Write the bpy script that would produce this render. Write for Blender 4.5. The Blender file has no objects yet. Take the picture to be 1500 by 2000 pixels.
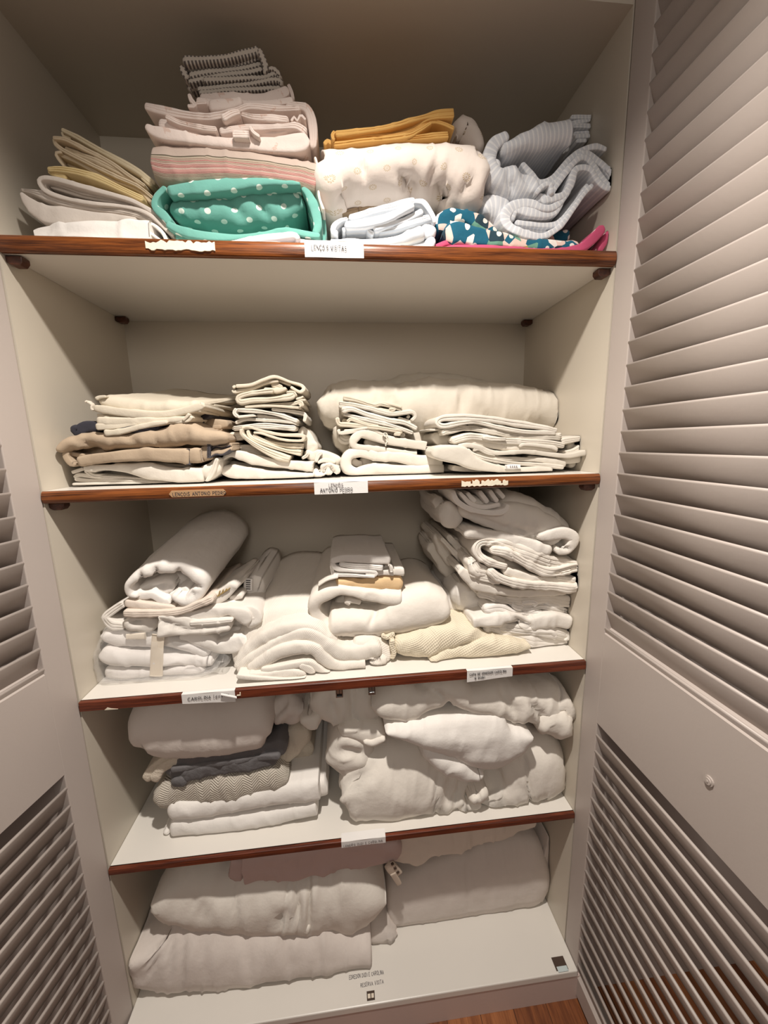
import bpy, math, random
import numpy as np
from mathutils import Matrix, Vector

# ------------------------------------------------------------------ camera, light, exposure
SC = bpy.context.scene
COL = SC.collection
W = 1.25                      # inner width of the closet in metres
ZF = 0.1485                   # floor level of the fitted frame
CAM = np.array([0.5086278, -0.7103331, 1.4467282 - ZF]) * W
YAW, PITCH, ROLL, FPX = 0.0991537, -0.1766554, -0.0229115, 762.4130
fw = np.array([math.sin(YAW)*math.cos(PITCH), math.cos(YAW)*math.cos(PITCH), math.sin(PITCH)])
r0 = np.array([math.cos(YAW), -math.sin(YAW), 0.0])
u0 = np.cross(r0, fw)
RT = r0*math.cos(ROLL) + u0*math.sin(ROLL)
UP = -r0*math.sin(ROLL) + u0*math.cos(ROLL)
cd = bpy.data.cameras.new('camera')
cd.sensor_fit = 'HORIZONTAL'
cd.sensor_width = 36.0
cd.lens = FPX/1500*36
cd.clip_start = 0.01
cam = bpy.data.objects.new('camera', cd)
M = Matrix([[RT[i], UP[i], -fw[i], CAM[i]] for i in range(3)] + [[0, 0, 0, 1]])
cam.matrix_world = M
COL.objects.link(cam)
SC.camera = cam
SC.view_settings.view_transform = 'Standard'
SC.view_settings.look = 'None'
SC.view_settings.gamma = 1
SC.view_settings.use_curve_mapping = False
SC.view_settings.exposure = 0.0

wd = bpy.data.worlds.new('room_light')
SC.world = wd
wd.use_nodes = True
wd.node_tree.nodes['Background'].inputs[0].default_value = (1.0, 0.89, 0.80, 1)
wd.node_tree.nodes['Background'].inputs[1].default_value = 0.14

ld = bpy.data.lights.new('ceiling_downlight', 'SPOT')
ld.energy = 132
ld.color = (1.0, 0.93, 0.85)
ld.shadow_soft_size = 0.03
ld.spot_size = math.radians(139)
ld.spot_blend = 1.0
lo = bpy.data.objects.new('ceiling_downlight', ld)
lo.location = (0.64, -0.54, 2.58)
COL.objects.link(lo)

# added soft fill light, no real source, to even out the shelves
la = bpy.data.lights.new('fill_light', 'AREA')
la.shape = 'DISK'
la.size = .7
la.energy = 9
la.color = (1.0, 0.91, 0.82)
lao = bpy.data.objects.new('fill_light', la)
lao.location = (0.55, -2.3, 2.35)
lao.rotation_euler = (Vector((0.6, 0, 1.1))-Vector(lao.location)).to_track_quat('-Z', 'Y').to_euler()
COL.objects.link(lao)


def at(u, v, y):
    """point of the photograph (1500x2000) carried to the depth plane y"""
    d = fw + RT*(u-750)/FPX - UP*(v-1000)/FPX
    return CAM + d*((y-CAM[1])/d[1])


def to_px(P):
    v = P-CAM
    z = v@fw
    return np.stack([750+FPX*(v@RT)/z, 1000-FPX*(v@UP)/z], -1)


# closet levels (metres)
D = 0.3444*W
S1T, S1B = 1.6207*W, 1.5966*W
S2T, S2B = 1.2297*W, 1.2087*W
S3T, S3B = 0.8349*W, 0.8161*W
S4T, S4B = 0.4581*W, 0.4440*W
ZC, ZB = 1.9797*W, 0.0865*W
LV = {1: (S1T, ZC), 2: (S2T, S1B), 3: (S3T, S2B), 4: (S4T, S3B), 5: (ZB, S4B)}


# ------------------------------------------------------------------ materials
def srgb(r, g, b):
    f = lambda c: (c/255/12.92) if c/255 <= .04045 else ((c/255+.055)/1.055)**2.4
    return (f(r), f(g), f(b), 1)


class NT:
    def __init__(s, name, rough=.9, spec=.3):
        s.mat = bpy.data.materials.new(name)
        s.mat.use_nodes = True
        s.t = s.mat.node_tree
        s.b = s.t.nodes['Principled BSDF']
        s.b.inputs['Roughness'].default_value = rough
        s.b.inputs['Specular IOR Level'].default_value = spec

    def n(s, kind, **kw):
        nd = s.t.nodes.new(kind)
        for k, v in kw.items():
            setattr(nd, k, v)
        return nd

    def link(s, a, b):
        s.t.links.new(a, b)

    def m(s, op, a, b=None, c=None):
        nd = s.n('ShaderNodeMath', operation=op)
        for i, x in enumerate((a, b, c)):
            if x is None:
                continue
            if isinstance(x, (int, float)):
                nd.inputs[i].default_value = x
            else:
                s.link(x, nd.inputs[i])
        return nd.outputs[0]

    def uv(s):
        nd = s.n('ShaderNodeUVMap')
        sp = s.n('ShaderNodeSeparateXYZ')
        s.link(nd.outputs[0], sp.inputs[0])
        return nd.outputs[0], sp.outputs[0], sp.outputs[1]

    def mix(s, f, a, b):
        nd = s.n('ShaderNodeMix', data_type='RGBA')
        for i, x in ((0, f), (6, a), (7, b)):
            if isinstance(x, (int, float, tuple)):
                nd.inputs[i].default_value = x
            else:
                s.link(x, nd.inputs[i])
        return nd.outputs[2]

    def noise(s, scale, vec=None, detail=3, rough=.55):
        nd = s.n('ShaderNodeTexNoise')
        nd.inputs['Scale'].default_value = scale
        nd.inputs['Detail'].default_value = detail
        nd.inputs['Roughness'].default_value = rough
        if vec is None:
            vec = s.n('ShaderNodeNewGeometry').outputs['Position']
        s.link(vec, nd.inputs['Vector'])
        return nd.outputs['Fac']

    def bump(s, hgt, dist, strength=1, prev=None):
        nd = s.n('ShaderNodeBump')
        nd.inputs['Strength'].default_value = strength
        nd.inputs['Distance'].default_value = dist
        s.link(hgt, nd.inputs['Height'])
        if prev is not None:
            s.link(prev, nd.inputs['Normal'])
        s.link(nd.outputs[0], s.b.inputs['Normal'])
        return nd.outputs[0]

    def scale(s, vec, x, y, z):
        nd = s.n('ShaderNodeVectorMath', operation='MULTIPLY')
        s.link(vec, nd.inputs[0])
        nd.inputs[1].default_value = (x, y, z)
        return nd.outputs[0]

    def color(s, c):
        if isinstance(c, tuple):
            s.b.inputs['Base Color'].default_value = c
        else:
            s.link(c, s.b.inputs['Base Color'])


def smooth(t, x, lo, hi):
    nd = t.n('ShaderNodeMapRange', interpolation_type='SMOOTHSTEP')
    t.link(x, nd.inputs[0])
    nd.inputs[1].default_value = lo
    nd.inputs[2].default_value = hi
    return nd.outputs[0]


def grid(t, sx, sy):
    """staggered grid of cells on the cloth: local coordinates in metres from each cell's centre"""
    _, u, v = t.uv()
    vy = t.m('DIVIDE', v, sy)
    row = t.m('FLOOR', vy)
    ux = t.m('ADD', t.m('DIVIDE', u, sx), t.m('MULTIPLY', t.m('FLOORED_MODULO', row, 2.0), .5))
    fx = t.m('MULTIPLY', t.m('SUBTRACT', t.m('FRACT', ux), .5), sx)
    fy = t.m('MULTIPLY', t.m('SUBTRACT', t.m('FRACT', vy), .5), sy)
    r = t.m('SQRT', t.m('ADD', t.m('MULTIPLY', fx, fx), t.m('MULTIPLY', fy, fy)))
    return fx, fy, r


def weave(t, wr=.0016, ws=38, fine=.0004, fs=900):
    g = t.n('ShaderNodeNewGeometry').outputs['Position']
    nd = t.n('ShaderNodeTexNoise', noise_type='RIDGED_MULTIFRACTAL')
    nd.inputs['Scale'].default_value = 12 if ws > 20 else 7
    nd.inputs['Detail'].default_value = 2.5
    nd.inputs['Distortion'].default_value = .6
    t.link(t.scale(g, 1, .55, 1.25), nd.inputs['Vector'])
    b = t.bump(nd.outputs['Fac'], .0055 if ws > 20 else .009, .6)
    b = t.bump(t.noise(ws, g, 4, .6), wr*2.0, .5, b)
    t.bump(t.noise(fs, g, 1), fine, .35, b)


MATS = {}


def cotton(name, rgb, wr=.0016, ws=38, fine=.0004, fs=900):
    t = NT(name)
    c = srgb(*rgb)
    d = tuple(x*.9 for x in c[:3])+(1,)
    t.color(t.mix(t.noise(9), c, d))
    t.b.inputs['Sheen Weight'].default_value = .08
    weave(t, wr, ws, fine, fs)
    MATS[name] = t.mat
    return t


cotton('white', (238, 233, 227))
cotton('white_b', (230, 224, 216))
cotton('cool_white', (232, 227, 223))
cotton('cream', (222, 213, 198))
cotton('ivory', (226, 217, 202))
cotton('pale_cream', (222, 207, 176))
cotton('straw', (221, 198, 146))
cotton('beige_linen', (208, 190, 162))
cotton('greige', (212, 202, 192))
cotton('taupe', (176, 157, 135))
cotton('brown_taupe', (160, 138, 112))
cotton('navy', (54, 53, 62))
cotton('mustard', (224, 176, 102))
cotton('peach_beige', (228, 196, 152))
cotton('blush', (226, 213, 200))
cotton('pink_pale', (205, 180, 174))
cotton('grey_quilt', (106, 103, 104), .003, 60)
cotton('fleece', (215, 203, 186), .003, 160, .0012, 400)
cotton('lilac_white', (214, 206, 206))
cotton('duvet', (233, 226, 216), .003, 16)
cotton('duvet_b', (222, 212, 204), .003, 16)
cotton('white_dim', (216, 209, 198))  # from here: whites in darker copies, balancing the downlight on the plaque shelf
cotton('white_b_dim', (208, 201, 189))
cotton('cream_dim', (206, 196, 178))
cotton('ivory_dim', (212, 202, 184))
cotton('duvet_dim', (210, 202, 189), .003, 16)
cotton('gold', (170, 146, 96))
cotton('thread_dark', (70, 68, 74))

t = cotton('teal_dots', (74, 158, 142), .002, 25)
fx, fy, r = grid(t, .052, .026)
t.color(t.mix(smooth(t, r, .0060, .0067), srgb(226, 236, 226), srgb(108, 168, 156)))
t = cotton('magenta_dots', (196, 62, 108))
fx, fy, r = grid(t, .042, .030)
t.color(t.mix(smooth(t, r, .0050, .0056), srgb(236, 214, 212), srgb(186, 76, 110)))
t = cotton('daisies', (240, 229, 219), .003, 14)
fx, fy, r = grid(t, .060, .042)
pet = t.m('GREATER_THAN', t.m('COSINE', t.m('MULTIPLY', t.m('ARCTAN2', fy, fx), 12.0)), -.1)
ringm = t.m('MULTIPLY', t.m('LESS_THAN', r, .0078), t.m('GREATER_THAN', r, .0036))
cen = t.m('LESS_THAN', r, .0014)
t.color(t.mix(t.m('MULTIPLY', t.m('MAXIMUM', t.m('MULTIPLY', pet, ringm), cen), .75), srgb(236, 224, 214), srgb(196, 172, 128)))
t = cotton('pink_stripes', (205, 180, 170))
_, u, v = t.uv()
cr = t.n('ShaderNodeValToRGB')
cr.color_ramp.interpolation = 'CONSTANT'
el = cr.color_ramp.elements
pk, gr, wn, lt, dk = (198, 150, 142), (178, 164, 146), (122, 66, 60), (202, 182, 168), (92, 84, 70)
seq = [(0, (190, 172, 160)), (.40, dk), (.425, gr), (.46, wn), (.468, gr), (.49, wn), (.498, pk), (.515, wn), (.523, gr), (.542, wn), (.55, lt), (.568, wn),
       (.576, pk), (.60, wn), (.608, pk), (.628, wn), (.636, lt), (.66, pk), (.72, wn), (.728, pk), (.748, wn), (.756, gr), (.78, wn), (.788, gr), (.81, wn), (.818, gr)]
el[0].position, el[0].color = 0, srgb(*seq[0][1])
el[1].position, el[1].color = seq[1][0], srgb(*seq[1][1])
for p, c in seq[2:]:
    e = el.new(p)
    e.color = srgb(*c)
t.link(t.m('ADD', t.m('DIVIDE', v, .088), .5), cr.inputs[0])
t.color(cr.outputs[0])
STRIPE_MAT = t


def striped(name, base, line, per, wid, axis='u'):
    t = cotton(name, base)
    _, u, v = t.uv()
    x = t.m('PINGPONG', u if axis == 'u' else v, per/2)
    t.color(t.mix(smooth(t, x, wid, wid*1.6), srgb(*line), srgb(*base)))


striped('blue_stripes', (208, 210, 215), (228, 228, 229), .0095, .0013)
striped('blue_stripes_v', (190, 193, 199), (212, 213, 216), .0095, .0013, 'v')
striped('pale_blue_stripes', (210, 215, 221), (229, 230, 231), .016, .003, 'v')
t = cotton('seersucker', (150, 142, 134), .004, 130)
_, u, v = t.uv()
a = smooth(t, t.m('PINGPONG', u, .0035), .0011, .0021)
b = smooth(t, t.m('PINGPONG', v, .010), .002, .0036)
t.color(t.mix(t.m('MULTIPLY', a, b), srgb(206, 196, 184), srgb(104, 96, 92)))
t = cotton('pink_floral', (220, 202, 194))
uvv, u, v = t.uv()
f = t.m('MULTIPLY', t.m('GREATER_THAN', t.noise(34, uvv, 4, .7), .61), .55)
t.color(t.mix(f, srgb(234, 218, 209), srgb(214, 178, 160)))
t = cotton('floral_navy', (60, 110, 120))
uvv, u, v = t.uv()
vo = t.n('ShaderNodeTexVoronoi')
vo.inputs['Scale'].default_value = 48
t.link(uvv, vo.inputs['Vector'])
sp = t.n('ShaderNodeSeparateColor')
t.link(vo.outputs['Color'], sp.inputs[0])
cr = t.n('ShaderNodeValToRGB')
cr.color_ramp.interpolation = 'CONSTANT'
el = cr.color_ramp.elements
el[0].position, el[0].color = 0, srgb(24, 92, 116)
el[1].position, el[1].color = .45, srgb(224, 196, 184)
for p, c in ((.66, (36, 60, 72)), (.74, (104, 152, 132)), (.84, (230, 224, 216)), (.95, (176, 160, 78))):
    e = el.new(p)
    e.color = srgb(*c)
t.link(sp.outputs[0], cr.inputs[0])
t.color(t.mix(t.m('LESS_THAN', vo.outputs['Distance'], .30), cr.outputs[0], srgb(226, 222, 214)))
t = cotton('herringbone', (205, 196, 182), .002, 40)
_, u, v = t.uv()
z = t.m('ADD', v, t.m('PINGPONG', u, .022))
w_ = smooth(t, t.m('PINGPONG', z, .004), .0008, .0032)
t.color(t.mix(w_, srgb(190, 180, 164), srgb(222, 214, 202)))
t.bump(t.m('ADD', w_, t.m('MULTIPLY', t.noise(500), .6)), .004, .8)
t = cotton('waffle', (232, 221, 198))
_, u, v = t.uv()
w_ = t.m('MULTIPLY', t.m('SINE', t.m('MULTIPLY', t.m('ADD', u, t.m('MULTIPLY', v, .5)), 720.0)), t.m('SINE', t.m('MULTIPLY', t.m('SUBTRACT', v, t.m('MULTIPLY', u, .4)), 720.0)))
t.bump(t.m('ADD', w_, t.noise(110)), .0013, .6)
t = cotton('ribbed', (232, 225, 215))
_, u, v = t.uv()
w_ = t.m('SINE', t.m('MULTIPLY', t.m('ADD', u, t.m('MULTIPLY', v, .25)), 1700.0))
t.bump(w_, .0004, .5, t.bump(t.noise(30), .003, .5))

# plain surfaces
def paint(name, rgb, rough=.45, bumpy=.0003, spec=.4):
    t = NT(name, rough, spec)
    c = srgb(*rgb)
    t.color(t.mix(t.noise(4, None, 5), c, tuple(x*.94 for x in c[:3])+(1,)))
    t.bump(t.noise(140, None, 2), bumpy, .5)
    MATS[name] = t.mat
    return t


paint('white_paint', (186, 175, 168), .4)
paint('laminate', (208, 199, 184), .35, .0001)
paint('laminate_top', (228, 223, 215), .3, .0001)
paint('plinth_paint', (206, 186, 178), .5)
paint('paper', (232, 229, 226), .8, .0004)
paint('glue', (232, 222, 200), .8, .0008)
paint('ink', (72, 70, 72), .7)
paint('ink_pale', (128, 122, 122), .7)
paint('dark_hole', (74, 58, 48), .7)
paint('bluish', (196, 208, 208), .6)
paint('plaque', (176, 140, 104), .5)
paint('cord', (214, 206, 192), .7)
t = paint('chrome', (210, 210, 210), .2)
t.b.inputs['Metallic'].default_value = 1
paint('black_plastic', (16, 14, 14), .4)
paint('buckle_plastic', (196, 180, 164), .5)
paint('tape', (230, 218, 200), .4)


def wood(name, a, b, sx, sy, sz, rough=.35):
    t = NT(name, rough, .5)
    g = t.n('ShaderNodeTexCoord').outputs['Object']
    s = t.scale(g, sx, sy, sz)
    n1 = t.noise(1, s, 6, .65)
    n2 = t.noise(3.7, s, 4, .6)
    f = smooth(t, t.m('ADD', t.m('MULTIPLY', n1, .65), t.m('MULTIPLY', n2, .35)), .35, .66)
    t.color(t.mix(f, srgb(*a), srgb(*b)))
    t.bump(n2, .0004, .4)
    MATS[name] = t.mat


wood('edge_wood', (58, 26, 12), (142, 80, 36), 5, 90, 160, .28)
wood('edge_wood_red', (66, 27, 16), (124, 60, 36), 5, 90, 160, .35)
wood('peg_wood', (52, 26, 16), (92, 50, 32), 40, 12, 60, .4)
for i, (a, b) in enumerate((((112, 62, 32), (152, 94, 54)), ((96, 52, 28), (138, 82, 46)), ((122, 70, 38), (164, 104, 62)))):
    wood('floor_wood_%d' % i, a, b, 60, 5, 40, .4)

t = NT('plastic_film', .08, .5)
t.color((.96, .93, .90, 1))
tr = t.n('ShaderNodeBsdfTransparent')
mx = t.n('ShaderNodeMixShader')
lw = t.n('ShaderNodeLayerWeight')
lw.inputs[0].default_value = .35
t.link(t.m('ADD', t.m('MULTIPLY', lw.outputs['Facing'], .28), .11), mx.inputs[0])
t.link(tr.outputs[0], mx.inputs[1])
t.link(t.b.outputs[0], mx.inputs[2])
t.link(mx.outputs[0], t.t.nodes['Material Output'].inputs[0])
t.bump(t.noise(55, None, 5, .7), .008, 1)
MATS['plastic_film'] = t.mat


# ------------------------------------------------------------------ object helpers
def tag(o, label=None, cat=None, group=None, kind=None):
    if label:
        o['label'] = label
    if cat:
        o['category'] = cat
    if group:
        o['group'] = group
    if kind:
        o['kind'] = kind
    return o


def link_mesh(name, V, F, mat, parent=None, UV=None, smooth_=False, mats=None):
    me = bpy.data.meshes.new(name)
    me.from_pydata([tuple(v) for v in V], [], F)
    if smooth_:
        me.polygons.foreach_set('use_smooth', [True]*len(me.polygons))
    me.materials.append(MATS[mat])
    o = bpy.data.objects.new(name, me)
    COL.objects.link(o)
    if parent:
        o.parent = parent
    return o


def empty(name, loc=(0, 0, 0)):
    o = bpy.data.objects.new(name, None)
    o.empty_display_size = .05
    o.location = loc
    COL.objects.link(o)
    bpy.context.view_layer.update()
    return o


class MB:
    def __init__(s):
        s.V, s.F = [], []

    def hexa(s, c):
        n = len(s.V)
        s.V += [tuple(p) for p in c]
        s.F += [[n+i for i in f] for f in ((0, 3, 2, 1), (4, 5, 6, 7), (0, 1, 5, 4), (1, 2, 6, 5), (2, 3, 7, 6), (3, 0, 4, 7))]
        return s

    def box(s, a, b):
        x0, y0, z0 = a
        x1, y1, z1 = b
        return s.hexa([(x0, y0, z0), (x1, y0, z0), (x1, y1, z0), (x0, y1, z0), (x0, y0, z1), (x1, y0, z1), (x1, y1, z1), (x0, y1, z1)])

    def prism(s, prof, fn0, fn1):
        """profile carried by two maps, closed at both ends"""
        n, k = len(s.V), len(prof)
        s.V += [fn0(*p) for p in prof]+[fn1(*p) for p in prof]
        s.F += [[n+i, n+(i+1) % k, n+k+(i+1) % k, n+k+i] for i in range(k)]
        s.F += [[n+i for i in range(k)][::-1], [n+k+i for i in range(k)]]
        return s

    def obj(s, name, mat, parent=None, smooth_=False, bevel=0):
        o = link_mesh(name, s.V, s.F, mat, parent, smooth_=smooth_)
        if bevel:
            m = o.modifiers.new('bevel', 'BEVEL')
            m.width = bevel
            m.segments = 2
            m.limit_method = 'ANGLE'
        return o


# ------------------------------------------------------------------ lettering: single strokes, like a pen
GL = {'A': ['0,0 .35,1 .7,0', '.12,.36 .58,.36'], 'B': ['0,0 0,1 .5,.95 .55,.7 .4,.52 0,.5', '.4,.52 .62,.3 .5,.04 0,0'],
      'C': ['.6,.85 .4,1 .15,.9 0,.5 .15,.1 .4,0 .62,.15'], 'D': ['0,0 0,1 .4,.95 .62,.5 .4,.05 0,0'],
      'E': ['.55,1 0,1 0,0 .55,0', '0,.52 .42,.52'], 'I': ['.1,0 .1,1'], 'L': ['0,1 0,0 .5,0'],
      'N': ['0,0 0,1 .55,0 .55,1'], 'O': ['.3,1 .05,.8 0,.4 .2,.02 .45,.05 .62,.45 .5,.9 .3,1'],
      'P': ['0,0 0,1 .45,.96 .55,.72 .4,.5 0,.48'], 'R': ['0,0 0,1 .45,.96 .55,.72 .4,.5 0,.48', '.25,.5 .6,0'],
      'S': ['.52,.88 .3,1 .08,.85 .15,.58 .42,.42 .5,.15 .25,0 0,.12'], 'T': ['0,1 .65,1', '.32,1 .32,0'],
      'U': ['0,1 .02,.2 .25,0 .5,.2 .52,1'], 'V': ['0,1 .3,0 .6,1'], 'e': ['.05,.3 .42,.34 .3,.6 .08,.5 .05,.15 .3,0 .48,.1'],
      'l': ['.1,1 .08,.1 .25,0'], 'n': ['0,.55 .02,0', '.02,.4 .25,.58 .38,.4 .4,0'], 'o': ['.2,.55 .02,.3 .2,0 .4,.28 .2,.55'],
      'i': ['.08,.55 .08,0', '.08,.8 .1,.86'], 's': ['.34,.5 .12,.55 .1,.36 .32,.2 .2,0 0,.06'], 'c': ['.36,.48 .15,.55 .02,.28 .15,0 .38,.08'],
      'ç': ['.36,.48 .15,.55 .02,.28 .15,0 .38,.08', '.2,0 .24,-.14 .1,-.24'], 'Ç': ['.6,.85 .4,1 .15,.9 0,.5 .15,.1 .4,0 .62,.15', '.35,0 .4,-.18 .22,-.28'],
      'Ó': ['.3,1 .05,.8 0,.4 .2,.02 .45,.05 .62,.45 .5,.9 .3,1', '.3,1.15 .45,1.32'], 'ó': ['.2,.55 .02,.3 .2,0 .4,.28 .2,.55', '.2,.7 .3,.85'],
      'Í': ['.1,0 .1,.9', '.1,1.1 .13,1.2'], '.': ['.05,0 .1,.06'], 'Z': ['0,1 .55,1 0,0 .58,0']}


def lettering(text, org, ex, ez, size, pen, mat, parent, name='lettering', seed=1, fit=None):
    """writes text from org along ex with height direction ez"""
    rnd = random.Random(seed)
    ex, ez = Vector(ex).normalized(), Vector(ez).normalized()
    nrm = ex.cross(ez)*-1
    mb = MB()
    x = 0
    raw = sum(.55 if ch == ' ' else max(float(q.split(',')[0]) for st in GL[ch] for q in st.split())+.26 for ch in text)-.26
    xs = fit/(raw*size) if fit else 1
    for ch in text:
        if ch == ' ':
            x += .55*xs
            continue
        wmax = 0
        dy = rnd.uniform(-.06, .06)
        sc = rnd.uniform(.92, 1.06)
        for st in GL[ch]:
            P = [tuple(map(float, q.split(','))) for q in st.split()]
            wmax = max(wmax, max(p[0] for p in P))
            P = [Vector(org)+ex*(size*(x+p[0]*sc*xs))+ez*(size*(p[1]*sc+dy)) for p in P]
            for a, b in zip(P, P[1:]):
                d = (b-a)
                if d.length < 1e-6:
                    continue
                d.normalize()
                s_ = d.cross(nrm)*pen*.5
                a2, b2 = a-d*pen*.3, b+d*pen*.3
                n = len(mb.V)
                lift = nrm*(-.0004)
                mb.V += [tuple(a2-s_), tuple(b2-s_), tuple(b2+s_), tuple(a2+s_)]
                mb.V += [tuple(q+lift) for q in (a2-s_, b2-s_, b2+s_, a2+s_)]
                mb.F += [[n+i for i in f] for f in ((0, 1, 2, 3), (7, 6, 5, 4), (0, 4, 5, 1), (1, 5, 6, 2), (2, 6, 7, 3), (3, 7, 4, 0))]
        x += (wmax*sc+.26)*xs
    return mb.obj(name, mat, parent)


# ------------------------------------------------------------------ cloth: bands bent through folds and carried back into the shelf
PERM = np.random.RandomState(7).rand(64, 64, 64)*2-1


def vnoise(P):
    P = np.asarray(P)
    i = np.floor(P).astype(int)
    f = P-i
    f = f*f*(3-2*f)
    i &= 63
    j = (i+1) & 63
    x, y, z = f[..., 0], f[..., 1], f[..., 2]
    g = lambda a, b, c: PERM[a, b, c]
    c00 = g(i[..., 0], i[..., 1], i[..., 2])*(1-x)+g(j[..., 0], i[..., 1], i[..., 2])*x
    c10 = g(i[..., 0], j[..., 1], i[..., 2])*(1-x)+g(j[..., 0], j[..., 1], i[..., 2])*x
    c01 = g(i[..., 0], i[..., 1], j[..., 2])*(1-x)+g(j[..., 0], i[..., 1], j[..., 2])*x
    c11 = g(i[..., 0], j[..., 1], j[..., 2])*(1-x)+g(j[..., 0], j[..., 1], j[..., 2])*x
    return (c00*(1-y)+c10*y)*(1-z)+(c01*(1-y)+c11*y)*z


FR = {'A': (20, 240, 4.412), 'B': (260, 70, 3.947), 'C': (280, 260, 3.947), 'D': (600, 190, 3.947), 'E': (630, 370, 6.0), 'F': (840, 200, 3.846),
      'G': (110, 740, 4.167), 'H': (400, 720, 5.357), 'I': (600, 720, 5.0), 'J': (820, 780, 4.286), 'K': (170, 1020, 3.947), 'L': (440, 1080, 4.412),
      'M': (590, 1020, 4.839), 'N': (740, 940, 3.571), 'O': (140, 1320, 2.679), 'P': (560, 1300, 2.5), 'Q': (200, 1600, 1.5625), 'X': (0, 0, 1.0)}


def catmull(P, n_per=14):
    P = np.asarray(P, float)
    if len(P) == 2:
        t = np.linspace(0, 1, n_per)[:, None]
        return P[0]*(1-t)+P[1]*t
    Q = np.vstack([2*P[0]-P[1], P, 2*P[-1]-P[-2]])
    out = []
    for k in range(1, len(Q)-2):
        p0, p1, p2, p3 = Q[k-1], Q[k], Q[k+1], Q[k+2]
        t = np.linspace(0, 1, n_per, endpoint=False)[:, None]
        out.append(.5*((2*p1)+(-p0+p2)*t+(2*p0-5*p1+4*p2-p3)*t*t+(-p0+3*p1-3*p2+p3)*t**3))
    return np.vstack(out+[P[-1:]])


def band(frame, pts, y=.04, back=.36, ry=None, sk=(0, 0), cap=(1, 1), amp=1.0, ds=.005, taper=0., creases=(), lv=None, seed=0, jit=1.0, grow=0., pad=0., wig=1.0, ply=1):
    """one band of cloth: pts are (u, v, width[, y]) along its middle line; returns vertices, quads, uvs"""
    ox, oy, sc = FR[frame]
    rows = []
    for p in pts:
        u, v, w = ox+p[0]/sc, oy+p[1]/sc, (p[2]+pad)/sc
        yy = p[3] if len(p) > 3 else y
        tp = yy+(ry*(.4 if lv == 1 else .55 if lv in (4, 5) else .8) if ry and ry > .025 else 0)
        q = at(u, v, tp)
        h = .5*w*np.linalg.norm(at(u, v+1, tp)-q)
        rows.append((q[0], q[2], h, yy))
    C = catmull(rows)
    C[:, 2] = np.maximum(C[:, 2], .0012)
    L = np.concatenate([[0], np.cumsum(np.linalg.norm(np.diff(C[:, :2], axis=0), axis=1))])
    tot = L[-1]
    h0, h1 = min(C[0, 2]*.9, tot*.3), min(C[-1, 2]*.9, tot*.3)
    e0, e1 = (h0*cap[0], h1*cap[1])
    n = max(6, int(tot/ds))
    s = np.linspace(0, tot, n+1)
    # extra rings where an end is rounded off
    ang = np.linspace(0, math.pi/2, 6)
    s = np.concatenate([s[(s > e0) & (s < tot-e1)], e0*(1-np.cos(ang)) if e0 > 0 else [0], tot-e1*(1-np.cos(ang)) if e1 > 0 else [tot]])
    s = np.unique(np.round(s, 6))
    c = np.stack([np.interp(s, L, C[:, k]) for k in range(4)], 1)
    tau = np.ones(len(s))
    if e0 > 0:
        m = s < e0
        tau[m] = np.minimum(tau[m], np.sqrt(np.maximum(1-(1-s[m]/e0)**2, .02)))
    if e1 > 0:
        m = s > tot-e1
        tau[m] = np.minimum(tau[m], np.sqrt(np.maximum(1-((s[m]-tot+e1)/e1)**2, .02)))
    T = np.gradient(c[:, :2], axis=0)
    T /= np.linalg.norm(T, axis=1)[:, None]+1e-9
    Nn = np.stack([-T[:, 1], T[:, 0]], 1)
    h = c[:, 2]*tau*(1+.13*wig*min(1, amp)*vnoise(np.stack([s*22, np.full_like(s, seed*5.3), np.full_like(s, 2.2)], 1)))
    # ring
    dep = max(back-y, .004)
    hm = float(np.median(c[:, 2]))
    r_ = ry if ry is not None else min(hm*.42, .007, dep*.4)
    r_ = min(r_, dep*.48)
    nm = max(4, int(dep/.022))
    nf = (9 if hm < .02 else 15) if ply < 2 else 10*ply+1
    qb = np.linspace(dep, r_, nm, endpoint=False)
    a = np.linspace(-math.pi/2, math.pi/2, nf)
    pw = .75 if r_ < .02 else .92
    arc = np.sign(a)*np.abs(np.sin(a))**pw
    qs = np.concatenate([qb, r_*(1-np.cos(a)**pw), qb[::-1]])
    ss = np.concatenate([np.ones(nm), -arc, -np.ones(nm)])
    qpl = np.zeros_like(qs)
    if ply > 1:
        arc = np.linspace(-1, 1, nf)
        aa = np.arcsin(np.clip(np.sign(arc)*np.abs(arc)**(1/pw), -1, 1))
        qs[nm:nm+nf] = r_*(1-np.cos(aa)**pw)
        ss[nm:nm+nf] = -arc
        qpl[nm:nm+nf] = 1
    if grow:
        ss = ss*(1+grow*np.clip(qs/dep, 0, 1))
    fr = np.clip(qs/dep, 0, 1)
    if taper:
        ss = ss*(1-taper*np.maximum(0, fr-.5)*2)
    # front wander of the edge
    g = np.stack([s*14, np.full_like(s, seed*3.1), np.zeros_like(s)], 1)
    fj = .0055*jit*min(1, amp)*vnoise(g)
    X = c[:, 0][:, None]+Nn[:, 0][:, None]*h[:, None]*ss[None]+sk[0]*fr[None]
    Z = c[:, 1][:, None]+Nn[:, 1][:, None]*h[:, None]*ss[None]+sk[1]*fr[None]
    Y = c[:, 3][:, None]+qs[None]+(fj[:, None]+(1-tau)[:, None]*np.minimum(h0, .02))*(1-fr)[None]
    P = np.stack([X, Y, Z], -1)
    if ply > 1:      # thin plies seen at the folded edge: grooves that wander a little
        wob = .16*vnoise(np.stack([s*20, np.full_like(s, seed*7.7), np.full_like(s, .4)], 1))
        ph = np.abs(np.sin(np.pi*ply*.5*(ss[None]+1+wob[:, None])))
        gv = np.maximum(0, 1-ph*1.9)**1.4*(np.abs(ss[None]) < .86)
        P[..., 1] += .0034*gv*qpl[None]*min(1, hm/.006)
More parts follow.
